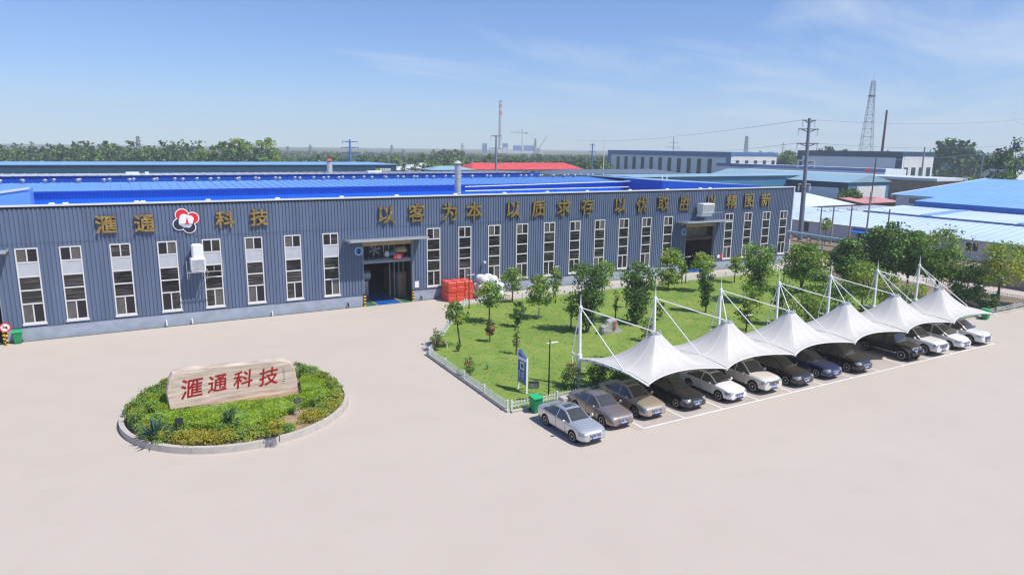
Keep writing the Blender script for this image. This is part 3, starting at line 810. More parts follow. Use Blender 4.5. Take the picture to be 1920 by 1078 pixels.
def stack(px0, px1, ytop, ybase, Y, name, cap, m):
    a, b = ony(px0, ybase, Y), ony(px1, ybase, Y); t = ony((px0 + px1) / 2, ytop, Y); c = (a + b) / 2; rr_ = .5 * abs((px1 - px0)) * np.dot(c - CAMP, _F) / FPX
    s = MB(); s.tube((c[0], Y, c[2] - .8), (c[0], Y, t[2] - .55), rr_, rr_, 16, 0)
    for k in range(4): s.lathe((c[0], Y, c[2] + k * (t[2] - c[2]) / 4.4), [(rr_ + .015, 0), (rr_ + .03, .04), (rr_ + .015, .08)], 16, 0)
    s.tube((c[0], Y, t[2] - .6), (c[0], Y, t[2] - .3), rr_ * .25, rr_ * .25, 6, 1)
    s.lathe((c[0], Y, t[2] - .32), [(rr_ * 1.35, 0), (rr_ * .9, .14), (.04, .32)], 16, 1)
    build(s, name, [M['galv'], M[cap]], smooth=True, auto=40)
stack(852.5, 864.5, 301, 363, 68.5, 'exhaust_stack', 'grey_roof', 'galv')
stack(613.5, 623.5, 297.5, 326, 103, 'exhaust_stack', 'chim_red', 'galv')
for px in (97, 123, 256, 268, 390, 520, 640, 743, 853, 945, 1025, 1100, 1180, 1250, 1312, 1330):
    y = 386 - px * .0245; c = ony(px, y, D + .6)
    s = MB(); s.bbox(c[0] - .22, c[0] + .22, D + .35, D + .7, 9.43, 10.84, .06); build(s, 'parapet_vent', M['white'])
# low pale housings on the rear roof
for px0, px1, py in ((236, 262, 331), (690, 716, 326), (272, 280, 330)):
    a, b = ony(px0, py, 104), ony(px1, py, 104); s = MB(); s.bbox(a[0], b[0], 104, 105, 11.2, 11.2 + .55, .05); build(s, 'rear_roof_housing', M['white_roof'])

# ------------------------------------------------------------------ round planting bed with the name stone
BX, BY, BR = 5.5, 42.3, 6.4
mb = MB()
N = 72
for k in range(N):
    t0, t1 = 2 * math.pi * k / N, 2 * math.pi * (k + 1) / N
    g_ = .0015 if k % 6 == 0 else 0
    P = [(BX + r_ * math.cos(t), BY + r_ * math.sin(t)) for r_, t in ((BR - .26, t0 + g_), (BR, t0 + g_), (BR, t1), (BR - .26, t1))]
    mb.prism([(p[0], p[1], -.02) for p in P], (0, 0, .38))
bk = mb.build('bed_kerb', M['kerb']); tag(bk, 'pale concrete kerb ring round the planted island with the name stone', 'kerb')
mb = MB(); rings = [(BR - .265, .26), (4.5, .36), (2.5, .45), (0.05, .48)]
mb.lathe((BX, BY, 0), rings, 48)
o = mb.build('bed_soil', M['soil'], smooth=True); tag(o, kind='structure')

SY_ = 42.55
ol = [(318, 768), (311.5, 738), (316, 713), (323, 700), (340, 695), (400, 689), (470, 682.5), (527, 676.5), (545, 679), (553, 690), (557, 712), (559.5, 736)]
front = [ony(x, y, SY_) for x, y in ol]
c0 = sum(front) / len(front)
st = thing('name_stone', 'long pale veined stone with four red carved characters in the round bed', 'name stone', (c0[0], SY_ + .4, .45))
def ringp(s, y, dz=0): return [(c0[0] + (p[0] - c0[0]) * s, y, c0[2] + (p[2] - c0[2]) * s + dz) for p in front]
L = [ringp(.985, SY_), ringp(1.0, SY_ + .07), ringp(1.005, SY_ + .40), ringp(.99, SY_ + .72), ringp(.96, SY_ + .84)]
mb = MB(); n = len(front)
mb.add([p for l in L for p in l], [(i * n + k, i * n + (k + 1) % n, (i + 1) * n + (k + 1) % n, (i + 1) * n + k) for i in range(4) for k in range(n)] + [tuple(range(n)), tuple(range(5 * n - 1, 4 * n - 1, -1))])
mb.build('slab', M['stone'], st, world=True)
for ch, px, py, s in (('滙', 360.5, 727, 1.30), ('通', 407.5, 718, 1.16), ('科', 455.5, 710.5, 1.20), ('技', 503.5, 705, 1.22)):
    c = ony(px, py, SY_ - .01); v, f = text_mb(ch, s * .96, .03, .009, 0, .12)
    t = MB(); t.add([(c[0] + p[0], SY_ - .008 - p[2], c[2] + p[1] + p[0] * .06) for p in v], f); t.build('carved_character', M['red_letter'], st, world=True)
t = MB(); r = random.Random(4)
for i in range(6):
    c = ony(532, 692 + i * 4.6, SY_ - .004)
    for j in range(3):
        dx, dz = r.uniform(-.05, .05), r.uniform(-.05, .05); a = r.uniform(-.6, .6)
        ddx, ddz = .05 * math.cos(a), .05 * math.sin(a)
        t.prism([(c[0] + dx - ddx, SY_ - .006, c[2] + dz - ddz), (c[0] + dx + ddx, SY_ - .006, c[2] + dz + ddz), (c[0] + dx + ddx, SY_ - .006, c[2] + dz + ddz + .014), (c[0] + dx - ddx, SY_ - .006, c[2] + dz - ddz + .014)], (0, -.004, 0))
t.build('small_inscription', M['bark'], st, world=True)

def clipped_hedge(label, pts, top, n, seed, leaf=.075):
    P = [at(x, y, top)[:2] for x, y in pts]
    cx, cy = np.mean(P, 0)
    root = thing('clipped_hedge', label, 'hedge', (cx, cy, .3))
    rel = [(p[0] - cx, p[1] - cy) for p in P]
    mb = MB(); mb.prism([(p[0] * .97, p[1] * .95, 0.0) for p in rel], (0, 0, top - .36)); mb.build('hedge_body', M['leaf_mid'], root)
    rng = np.random.default_rng(seed); r = random.Random(seed); C = []
    xs = [p[0] for p in rel]; ys = [p[1] for p in rel]
    while len(C) < n:
        x, y = r.uniform(min(xs), max(xs)), r.uniform(min(ys), max(ys))
        if not inside(x, y, rel): continue
        C.append((x, y, top - .36 + r.uniform(-.04, .10) + .05 * math.sin(x * 2.1 + y) + .04 * math.sin(y * 3.3)))
    for a, b in zip(rel, rel[1:] + rel[:1]):
        k = int(n * .05)
        for _ in range(k):
            t = r.random(); C.append((a[0] + (b[0] - a[0]) * t + r.gauss(0, .04), a[1] + (b[1] - a[1]) * t + r.gauss(0, .04), r.uniform(0, top - .3)))
    C = np.array(C); mb = MB()
    leaf_mesh(mb, C, leaf * rng.uniform(.6, 1.4, len(C)), rng, rng.choice([0, 0, 0, 0, 1], len(C)))
    leaf_obj('foliage', mb, [M['leaf_bright'], M['leaf_mid']], root)
clipped_hedge('bright green clipped hedge carpeting the bed in front of the carved stone', [(266, 778), (318, 768), (420, 754), (561, 738), (611, 723), (617, 733), (600, 744), (556, 757), (520, 772), (494, 785), (455, 798), (420, 801), (385, 793), (330, 790), (280, 793)], .82, 9500, 1)
clipped_hedge('bright green clipped hedge behind the right end of the carved stone', [(562, 708), (575, 699), (603, 704), (616, 716), (600, 726), (566, 733)], .85, 2200, 2)
clipped_hedge('bright green clipped hedge behind the left end of the carved stone', [(268, 750), (290, 735), (313, 728), (316, 757), (290, 765)], .85, 1800, 3)
MIX = {'yel': [M['leaf_mid'], M['leaf_light'], M['leaf_yellow']], 'grn': [M['leaf_mid'], M['leaf_mid'], M['leaf_light']], 'mid': [M['leaf_dark'], M['leaf_mid'], M['leaf_mid']], 'gold': [M['leaf_light'], M['leaf_yellow'], M['leaf_yellow']], 'red': [M['leaf_dark'], M['leaf_mid'], M['leaf_red']]}
lab = {'gold': 'golden leaved shrub at the front rim of the round bed', 'yel': 'yellow green shrub in the ring round the bed edge', 'grn': 'mixed green shrub in the ring round the bed edge', 'mid': 'dark green shrub in the ring round the bed edge'}
deg = 0
r = random.Random(8); i = 0
while deg < 360:
    d = deg % 360
    if 226 <= d < 262: k = 'gold'
    elif 200 <= d < 226 or 262 <= d < 284 or 300 <= d < 345: k = r.choice(('yel', 'gold', 'yel'))
    elif 345 <= d or d < 30: k = r.choice(('yel', 'grn', 'grn'))
    elif 120 < d < 200: k = r.choice(('grn', 'mid', 'yel'))
    else: k = r.choice(('grn', 'mid'))
    small = 284 <= d < 302
    rad = 5.5 + r.uniform(-.12, .12)
    R_ = r.uniform(.42, .5) if small else r.uniform(.60, .74)
    hf = .66 if 195 <= d <= 345 else 1.1
    shrub('shrub', lab[k], BX + rad * math.cos(math.radians(d)), BY + rad * math.sin(math.radians(d)), .28, R_, R_ * hf * r.uniform(.95, 1.25), MIX[k], n=1300, leaf=.072, seed=100 + i, group='shrubs ringing the round bed', clumps=26)
    deg += 16 if small else 8.2; i += 1
for d, rad in ((222, 4.75), (196, 4.6), (325, 4.85), (338, 4.8), (150, 4.6), (170, 4.65), (20, 4.9), (40, 4.7), (258, 4.75), (252, 4.8)):
    k = 'mid' if d in (258, 252) else 'grn'
    shrub('shrub', 'green shrub in the inner row behind the bed rim', BX + rad * math.cos(math.radians(d)), BY + rad * math.sin(math.radians(d)), .34, .6, .62, MIX[k], n=600, leaf=.085, seed=300 + d, group='inner shrubs of the round bed')
# agave
c = at(292, 818, .5); root = thing('agave_plant', 'spiky blue green agave rosette at the left front of the round bed', 'agave', (c[0], c[1], .36))
mb = MB(); r = random.Random(2)
for k in range(70):
    a = r.uniform(0, 6.283); el = r.uniform(.15, 1.45); l = r.uniform(.95, 1.35); w = .06
    d = np.array([math.cos(a) * math.cos(el), math.sin(a) * math.cos(el), math.sin(el)]); s = np.array([-math.sin(a), math.cos(a), 0]) * w
    b = np.array([0, 0, .08]); m_ = b + d * l * .55; t = b + d * l + np.array([0, 0, -.12 * math.cos(el)])
    mb.add([b - s * .7, b + s * .7, m_ + s, m_ - s, t], [(0, 1, 2, 3), (3, 2, 4)])
mb.build('leaf_rosette', M['leaf_blue'], root)
c = at(432, 795, .75); tree('young_evergreen', 'small dark evergreen standing in the bright clipped hedge', c[0], c[1], 1.35, .42, 'column', [M['leaf_dark'], M['leaf_mid']], n=900, leaf=.09, trunk_h=.25, trunk_r=.03, seed=40, z=.45, cat='evergreen', clumps=24)
c = at(524, 822, .4); tree('ornamental_bush', 'little yellow topped bush on a stem at the bed front', c[0], c[1], 1.05, .5, 'umbrella', MIX['gold'], n=520, leaf=.09, trunk_h=.5, trunk_r=.025, seed=41, z=.33, cat='bush', clumps=18)

def flood_lamp(label, x, y, z, h, s, rz):
    r = thing('flood_lamp', label, 'flood lamp', (x, y, z), rz)
    mb = MB(); mb.tube((-.12 * s, 0, 0), (-.12 * s, 0, h), .018, .018, 6); mb.tube((.12 * s, 0, 0), (.12 * s, 0, h), .018, .018, 6); mb.box(-.16 * s, .16 * s, -.02, .02, h * .55, h * .55 + .03); mb.box(-.22 * s, .22 * s, -.03, .03, -.02, .03)
    mb.build('stand', M['galv'], r)
    c, sn = math.cos(.5), math.sin(.5)
    def tilt(p): return (p[0], p[1] * c - p[2] * sn, p[1] * sn + p[2] * c + h + .18 * s)
    hb = MB(); hb.bbox(-.26 * s, .26 * s, -.07 * s, .10 * s, -.2 * s, .2 * s, .03 * s); hb.v = [tilt(p) for p in hb.v]; hb.build('housing', M['black'], r)
    gl = MB(); gl.box(-.22 * s, .22 * s, -.078 * s, -.072 * s, -.16 * s, .16 * s); gl.v = [tilt(p) for p in gl.v]; gl.build('lens', M['lamp_glass'], r)
c = at(337, 808, .5); flood_lamp('small flood lamp behind the golden shrubs at the bed front left', c[0], c[1], .4, .55, .75, 2.9)
c = at(559, 775, .5); flood_lamp('small flood lamp on a stake right of the clipped hedge', c[0], c[1], .4, .75, .75, 3.3)

# ------------------------------------------------------------------ tensile car park canopies
def pchip(xs, ys, x):
    xs, ys = np.array(xs, float), np.array(ys, float); h = np.diff(xs); d = np.diff(ys) / h; m = np.zeros(len(xs))
    for i in range(1, len(xs) - 1):
        if d[i - 1] * d[i] > 0:
            w1, w2 = 2 * h[i] + h[i - 1], h[i] + 2 * h[i - 1]; m[i] = (w1 + w2) / (w1 / d[i - 1] + w2 / d[i])
    m[0], m[-1] = d[0], d[-1]
    x = np.clip(x, xs[0], xs[-1]); i = np.clip(np.searchsorted(xs, x) - 1, 0, len(xs) - 2); t = (x - xs[i]) / h[i]
    return (ys[i] * (1 + 2 * t) * (1 - t) ** 2 + m[i] * h[i] * t * (1 - t) ** 2 + ys[i + 1] * t * t * (3 - 2 * t) + m[i + 1] * h[i] * t * t * (t - 1))
MX0, MP, MY = 25.75, 6.345, 35.72
_BT, _BZ = [0, .24, .40, .55, .69, .85, 1], [2.06, 2.37, 2.47, 2.52, 2.54, 2.47, 2.36]
def beam_pt(i, t):
    return np.array([MX0 + MP * i, 35.6 + (28.85 - 35.6) * t, float(np.interp(t, _BT, _BZ)) if t in (0, 1) else float(pchip(_BT, _BZ, np.array([t]))[0])])
fab = M['fabric']
nt = fab.node_tree; trn = nt.nodes.new('ShaderNodeBsdfTranslucent'); trn.inputs['Color'].default_value = (.80, .70, .54, 1); mxs = nt.nodes.new('ShaderNodeMixShader'); mxs.inputs[0].default_value = .27
nt.links.new(nt.nodes['Principled BSDF'].outputs[0], mxs.inputs[1]); nt.links.new(trn.outputs[0], mxs.inputs[2]); nt.links.new(mxs.outputs[0], nt.nodes['Material Output'].inputs['Surface'])
PEAKY, PEAKZ = 32.0, 4.32
ORD = ['nearest white', 'second white', 'third white', 'fourth white', 'fifth white', 'farthest white']
CARS_UNDER = ['champagne and black sedans', 'white sedan and off-white SUV', 'black and dark blue sedans', 'black SUV and an empty bay', 'black off-roader and white SUV', 'two white cars at the far end']
for i in range(7):
    x = MX0 + MP * i
    root = thing('canopy_mast', ['first', 'second', 'third', 'fourth', 'fifth', 'sixth', 'last'][i] + ' white mast with needle top and arched beam, counted from the silver sedan', 'canopy mast', (x, MY, .05), 0, 'white masts of the car park canopies')
    mb = MB(); mb.tube((x, MY, -.02), (x, MY, 2.1), .135, .125, 14); mb.tube((x, MY, 2.1), (x - .02, MY + .02, 5.60), .13, .085, 14); mb.tube((x - .02, MY + .02, 5.60), (x - .03, MY + .02, 6.38), .055, .012, 8)
    mb.lathe((x, MY, 2.05), [(.15, -.12), (.19, -.1), (.19, .3), (.15, .34)], 14); mb.lathe((x, MY, 0), [(.3, 0), (.3, .05), (.15, .06)], 14); mb.lathe((x - .02, MY + .02, 5.42), [(.1, 0), (.13, .04), (.13, .14), (.06, .2)], 12)
    mb.build('mast', M['steel_white'], root, smooth=True, world=True, auto=40)
    bm_ = MB(); prev = None
    K = 16
    for k in range(K + 1):
        t = k / K; p = beam_pt(i, t); hh = .17 - .11 * t; w = .075
        r4 = [(p[0] - w, p[1], p[2] - hh), (p[0] + w, p[1], p[2] - hh), (p[0] + w, p[1], p[2] + hh * .4 - .03), (p[0] - w, p[1], p[2] + hh * .4 - .03)]
        if prev: bm_.add(prev + r4, [(0, 1, 5, 4), (1, 2, 6, 5), (2, 3, 7, 6), (3, 0, 4, 7)] + ([(0, 3, 2, 1)] if k == 1 else []) + ([(4, 5, 6, 7)] if k == K else []))
        prev = r4
    bo = bm_.build('arched_beam', M['steel_white'], root, world=True)
    hl = MB()
    for k in range(1, 8):
        p = beam_pt(i, k / 8); hl.box(p[0] - .079, p[0] - .0755, p[1] - .05, p[1] + .05, p[2] - .1, p[2] - .02)
    hl.build('lifting_hole', M['dark'], bo, world=True)
    om = MB(); om.tube((x, MY, 2.12), (x - .02, MY + .85, 2.24), .075, .05, 10); om.build('outrigger', M['steel_white'], root, world=True)
    rd = MB(); top = (x - .02, MY + .02, 5.50)
    rd.tube(top, (x - .02, MY + .85, 2.24), .036, .036, 8); rd.tube((x - .02, MY + .85, 2.24), (x, MY + .45, .02), .03, .03, 8)
    p = beam_pt(i, .66); rd.tube(top, p + np.array([0, 0, .05]), .036, .036, 8)
    if i < 6: rd.tube(top, (x + MP / 2, PEAKY + .1, PEAKZ + .03), .036, .036, 8)
    if i > 0: rd.tube(top, (x - MP / 2, PEAKY + .1, PEAKZ + .03), .036, .036, 8)
    rd.build('tie_rod', M['steel_white'], root, world=True)
def scallop(a, b, inward, lift, k):
    out = []
    for j in range(k):
        t = j / k; s = 4 * t * (1 - t)
        p = a + (b - a) * t; out.append(p + np.array([0, inward * s, lift * s]))
    return out
for i in range(6):
    x = MX0 + MP * (i + .5)
    root = thing('membrane_canopy', f'{ORD[i]} peaked membrane canopy, shading the {CARS_UNDER[i]}', 'canopy', (x, PEAKY, 2.1), 0, 'white membrane canopies over the car park')
    off = np.array([0, 0, .045]); dx = np.array([.085, 0, 0])
    B = [beam_pt(i, j / 12) + off + dx for j in range(12)]
    B += scallop(beam_pt(i, 1) + off + dx, beam_pt(i + 1, 1) + off - dx, .72, .16, 16)
    B += [beam_pt(i + 1, 1 - j / 12) + off - dx for j in range(12)]
    B += scallop(beam_pt(i + 1, 0) + off - dx, beam_pt(i, 0) + off + dx, -1.25, .10, 16)
    B = np.array(B); n = len(B); pk = np.array([x, PEAKY, PEAKZ])
    mb = MB(); S = 15; V = []
    for s in range(S + 1):
        q = (s / S) ** 1.15
        for b in B:
            d = b - pk; d2 = d.copy(); d2[2] = 0; r0 = d2 / np.linalg.norm(d2) * .26
            p = pk + r0 + (d2 - r0) * q
            p[2] = b[2] + (pk[2] - b[2]) * (1 - q) ** 2.25
            V.append(p)
    top = [tuple(p) for p in V]; low = [(p[0], p[1], p[2] - .025) for p in V]; nn = len(top)
    fs = []
    for s in range(S):
        for k in range(n):
            j = (k + 1) % n; fs.append((s * n + k, s * n + j, (s + 1) * n + j, (s + 1) * n + k))
    fs2 = [tuple(nn + q for q in reversed(f)) for f in fs]
    rim = [(S * n + k, S * n + (k + 1) % n, nn + S * n + (k + 1) % n, nn + S * n + k) for k in range(n)]
    mb.add(top + low, fs + fs2 + rim + [tuple(range(n))])
    for k in range(0, n, 4): mb.pipe([tuple(V[s_ * n + k] + np.array([0, 0, .003])) for s_ in range(S + 1)], .010, 4, 1)      # welded seams
    mb.build('membrane', [fab, M['seam']], root, smooth=True, world=True, auto=60)
    hb = MB(); hb.lathe(tuple(pk), [(.30, -.12), (.33, -.06), (.33, 0), (.20, .05), (.05, .09)], 18)
    for k in range(6): t = k * math.pi / 3; hb.box(x + .3 * math.cos(t) - .04, x + .3 * math.cos(t) + .04, PEAKY + .3 * math.sin(t) - .04, PEAKY + .3 * math.sin(t) + .04, PEAKZ, PEAKZ + .10)
    hb.build('peak_ring', M['galv'], root, smooth=True, world=True, auto=40)
    ed = MB(); f0 = beam_pt(i, 1) + off; f1 = beam_pt(i + 1, 1) + off; pts = scallop(f0, f1, .72, .13, 16) + [f1]
    ed.pipe(pts, .03, 6); ed.build('edge_cable', M['steel_white'], root, world=True)
    for q in (beam_pt(i, 1), beam_pt(i + 1, 1)): pass

# ------------------------------------------------------------------ cars
# x, z_low, z_belt, z_top, half width, half width of the top
SEDAN = [(-2.28, .46, .74, .80, .66, .52), (-2.22, .34, .86, .93, .76, .58), (-2.05, .26, .92, 1.03, .83, .62), (-1.62, .22, .93, 1.08, .865, .62), (-1.35, .20, .93, 1.13, .875, .60),
         (-.72, .19, .93, 1.40, .88, .555), (-.2, .19, .92, 1.455, .88, .565), (.22, .19, .91, 1.43, .88, .57), (.55, .19, .90, 1.27, .88, .60), (1.02, .19, .885, 1.00, .88, .69), (1.5, .20, .86, .955, .87, .70),
         (1.95, .21, .80, .875, .845, .66), (2.14, .22, .74, .80, .80, .62), (2.25, .25, .67, .73, .74, .57), (2.30, .30, .60, .66, .69, .53)]
SUVP = [(-2.35, .50, .85, .95, .72, .58), (-2.30, .38, 1.0, 1.30, .82, .60), (-2.15, .32, 1.04, 1.62, .90, .62), (-1.9, .29, 1.05, 1.70, .93, .64), (-1.2, .27, 1.05, 1.75, .94, .66), (-.3, .26, 1.04, 1.76, .94, .67), (.25, .26, 1.03, 1.71, .94, .67),
        (.65, .26, 1.02, 1.44, .94, .71), (1.05, .26, 1.01, 1.16, .93, .78), (1.6, .27, 1.00, 1.12, .925, .79), (2.0, .28, .98, 1.08, .91, .77), (2.2, .29, .93, 1.02, .885, .73), (2.33, .31, .86, .94, .85, .69), (2.39, .36, .76, .83, .80, .64)]
CROSS = [(-2.28, .48, .82, .92, .70, .56), (-2.22, .36, .98, 1.12, .80, .58), (-2.05, .28, 1.02, 1.32, .88, .58), (-1.6, .25, 1.02, 1.58, .90, .60), (-.9, .24, 1.01, 1.67, .905, .62), (-.2, .23, .99, 1.69, .905, .62), (.25, .23, .98, 1.63, .905, .62),
         (.65, .23, .97, 1.40, .905, .66), (1.12, .23, .96, 1.09, .90, .74), (1.6, .24, .94, 1.04, .895, .74), (2.0, .25, .89, .97, .87, .70), (2.18, .26, .82, .90, .83, .66), (2.28, .29, .74, .81, .77, .6), (2.33, .34, .64, .70, .71, .56)]
VAN = [(-2.5, .50, .86, .98, .76, .60), (-2.45, .36, 1.0, 1.3, .86, .64), (-2.32, .28, 1.05, 1.62, .93, .68), (-1.9, .25, 1.05, 1.72, .96, .70), (-1.0, .23, 1.04, 1.76, .965, .71), (-.2, .22, 1.02, 1.76, .965, .71), (.35, .22, 1.0, 1.68, .96, .70),
       (.85, .22, .98, 1.40, .955, .74), (1.45, .22, .96, 1.09, .94, .79), (1.85, .23, .93, 1.02, .925, .77), (2.15, .24, .86, .94, .89, .71), (2.35, .26, .77, .84, .83, .65), (2.46, .30, .67, .73, .76, .59), (2.51, .35, .58, .64, .70, .55)]
JEEP = [(-2.1, .55, 1.06, 1.20, .74, .66), (-2.08, .50, 1.08, 1.74, .78, .70), (-1.98, .48, 1.10, 1.83, .80, .71), (-1.0, .46, 1.10, 1.85, .80, .71), (.0, .46, 1.10, 1.85, .80, .70), (.42, .46, 1.10, 1.81, .80, .69), (.66, .46, 1.10, 1.50, .80, .70), (.86, .46, 1.09, 1.17, .80, .72),
        (1.4, .48, 1.06, 1.13, .76, .66), (1.8, .50, 1.04, 1.10, .70, .60), (1.92, .52, 1.03, 1.08, .66, .58), (1.95, .56, 1.01, 1.05, .64, .56)]
def make_car(label, cat, name, spec, paint, cx, ynose, rz=0.0, wb=2.62, wr=.325, scale=1.0, sunroof=False, trim_low=True, grille=(.50, .66, .66), hl=(.56, .76, .40), kind='sedan', rimm='alloy', chrome_line=False, roof_rails=False):
    xs = [s[0] for s in spec]; f = [lambda x, k=k: pchip(xs, [s[k] for s in spec], x) for k in range(1, 6)]
    xf, xb = xs[-1], xs[0]
    fine = sorted(set(list(np.linspace(xb, xf, 64)) + xs + list(xf - np.array([.015, .04, .075, .12, .17, .23])) + list(xb + np.array([.015, .04, .08, .13]))))
    def section(x):
        zl, zb, zt, hw, wt = [float(g(np.array([x]))[0]) for g in f]
        wt = min(wt, hw * .93); z6 = zt - min(.085, .34 * (zt - zb)); H = zb - zl
        keys = [(0, zl), (.84 * hw, zl), (.965 * hw, zl + .10 * H), (1.0 * hw, zl + .42 * H), (.992 * hw, zl + .74 * H), (.975 * hw, zl + .90 * H), (.945 * hw, zb), (wt, z6), (.80 * wt, zt - .24 * (zt - z6)), (0, zt)]
        cnt = [1, 2, 4, 4, 3, 2, 6, 3, 6]
        P = []
        for a in range(len(cnt)):
            p0, p1 = keys[a], keys[a + 1]
            for q in range(cnt[a]):
                t = q / cnt[a]; P.append((p0[0] + (p1[0] - p0[0]) * t, p0[1] + (p1[1] - p0[1]) * t))
        P.append(keys[-1])
        return P, (zl, zb, zt, hw, wt)
    NJ = 32; S = []; info = []
    for x in fine:
        P, inf = section(x); S.append(P); info.append(inf)
    nj = len(S[0]); seg_of = []
    for a, c in enumerate([1, 2, 4, 4, 3, 2, 6, 3, 6]): seg_of += [a] * c
    V = []; idx = {}
    for i, x in enumerate(fine):
        for j in range(nj):
            y, z = S[i][j]; idx[(i, j, 1)] = len(V); V.append([x, y, z])
            if y < 1e-6: idx[(i, j, -1)] = idx[(i, j, 1)]
            else: idx[(i, j, -1)] = len(V); V.append([x, -y, z])
    axf = xf - (.93 if kind != 'jeep' else .52); axr = axf - wb
    Ra = wr + (.07 if kind != 'jeep' else .10)
    for v in V:                                            # pull rim vertices of the wheel openings onto the arch
        if abs(v[1]) > .6 and v[2] < wr + Ra + .06:
            for ax in (axf, axr):
                dx, dz = v[0] - ax, v[2] - wr; r_ = math.hypot(dx, dz)
                if abs(r_ - Ra) < .05 and r_ > 1e-4: v[0] = ax + dx * Ra / r_; v[2] = wr + dz * Ra / r_
    groups = {k: [] for k in ('body', 'windscreen', 'side_window', 'rear_window', 'headlight_l', 'headlight_r', 'grille', 'sunroof', 'trim')}
    def classify(c, seg, i, side):
        x, y, z = c; zl, zb, zt, hw, wt = info[min(i, len(info) - 1)]
        if abs(y) > .55 and seg in (1, 2, 3, 4, 5):
            for ax in (axf, axr):
                if math.hypot(x - ax, z - wr) < Ra - .012: return None
        gh = zt - zb
        if seg == 6 and gh > .16:
            t = (z - zb) / max(gh - .06, .05)
            front_lim = .20 + .25 * 0
            if .07 < t < .93:
                for p in PIL:
                    if abs(x - p) < .035: return 'body'
                return 'side_window'
        if seg in (7, 8) and abs(y) < wt * .90:
            if WSX[0] < x < WSX[1]: return 'windscreen'
            if RWX[0] < x < RWX[1]: return 'rear_window'
            if sunroof and SRX[0] < x < SRX[1] and abs(y) < .36: return 'sunroof'
        if x > xf - hl[2] and hl[0] < z < hl[1] and abs(y) > .60 * .88 * (1 if x < xf - .1 else .92) and seg >= 3: return 'headlight_l' if side > 0 else 'headlight_r'
        if trim_low and seg in (1, 2) and z < zl + .2 * (zb - zl): return 'trim'
        return 'body'
    roofx = [s[0] for s in spec if s[3] > max(q[3] for q in spec) - .06]
    wsr, wse = None, None
    for a, b in zip(spec[:-1], spec[1:]):
        if a[3] - b[3] > .12 and b[0] > 0:
            if wsr is None: wsr = a[0]
            wse = b[0]
        elif wsr is not None: break
    WSX = (wsr + .04, wse - .03)
    if kind == 'sedan': RWX = (-1.36, -.74)
    else: RWX = (xb + .03, xb + .26) if kind != 'cross' else (-2.1, -1.68)
    SRX = (-.42, .08)
    PIL = {'sedan': (-.20,), 'cross': (-.15, -1.25), 'suv': (-.12, -1.2), 'van': (.05, -1.0), 'jeep': (-.05, -1.0)}[kind]
    for i in range(len(fine) - 1):
        for j in range(nj - 1):
            for side in (1, -1):
                q = (idx[(i, j, side)], idx[(i + 1, j, side)], idx[(i + 1, j + 1, side)], idx[(i, j + 1, side)])
                if len(set(q)) < 3: continue
                qq = tuple(dict.fromkeys(q)); c = np.mean([V[k] for k in qq], 0)
                g = classify(c, seg_of[j], i, side)
                if g: groups[g].append(qq if side > 0 else tuple(reversed(qq)))
    for i, end in ((len(fine) - 1, 1), (0, -1)):            # nose and tail caps, in strips so that grille and lamps can be picked out
        for j in range(nj - 1):
            a, b = S[i][j], S[i][j + 1]; K = 8; x = fine[i]
            ra, rb = [], []
            for k in range(K + 1):
                t = -1 + 2 * k / K
                for p, L_ in ((a, ra), (b, rb)): L_.append(len(V)); V.append([x + end * .035 * (1 - t * t), p[0] * t, p[1]])
            for k in range(K): groups['body'].append((ra[k], ra[k + 1], rb[k + 1], rb[k]))
    root = thing(name, label, cat, (cx, ynose + xf * scale, .012), 0, 'cars parked in the bays')
    root.rotation_euler = (0, 0, -math.pi / 2 + rz); root.scale = (scale,) * 3
    def emit(gname, objname, m, off=0.0, smooth=True):
        fs = groups[gname]
        if not fs: return None
        used = sorted(set(k for q in fs for k in q)); mp = {k: n for n, k in enumerate(used)}
        me = bpy.data.meshes.new(objname); me.from_pydata([V[k] for k in used], [], [tuple(mp[k] for k in q) for q in fs]); me.materials.append(m)
        me.polygons.foreach_set('use_smooth', [smooth] * len(fs))
        bm = bmesh.new(); bm.from_mesh(me); bmesh.ops.remove_doubles(bm, verts=bm.verts, dist=.0008); bmesh.ops.recalc_face_normals(bm, faces=bm.faces); bm.to_mesh(me); bm.free()
        me.set_sharp_from_angle(angle=math.radians(38))
        o = bpy.data.objects.new(objname, me); COL.objects.link(o); o.parent = root; return o
    emit('body', 'body', paint); emit('windscreen', 'windscreen', M['car_glass']); emit('rear_window', 'rear_window', M['car_glass']); emit('sunroof', 'sunroof', M['car_glass'])
    full = groups['side_window']
    for s in (1, -1):                                      # one pane object per side
        groups['side_window'] = [q for q in full if np.mean([V[k][1] for k in q]) * s > 0]; emit('side_window', 'side_window', M['car_glass'])
    emit('headlight_l', 'headlight', M['lamp_glass']); emit('headlight_r', 'headlight', M['lamp_glass']); emit('trim', 'lower_trim', M['car_black'])
    ub = MB(); zl0 = spec[6][1]; ub.box(xb + .25, xf - .25, -.60, .60, zl0 + .01, .62)
    for ax in (axf, axr):
        for s in (1, -1): ub.tube((ax, s * .52, wr), (ax, s * (.74 if kind != 'jeep' else .70), wr), Ra + .02, Ra + .02, 18)
    ub.build('underbody', M['car_black'], root)
    zg0, zg1, gw = grille
    zt_ = [q[3] for q in spec[::-1][:5]]; xt_ = [q[0] for q in spec[::-1][:5]]
    nose = lambda z: xf + .035 if z <= zt_[0] else float(np.interp(z, zt_, xt_)) + .035 * max(0, 1 - (z - zt_[0]) / .1)
    g = MB()
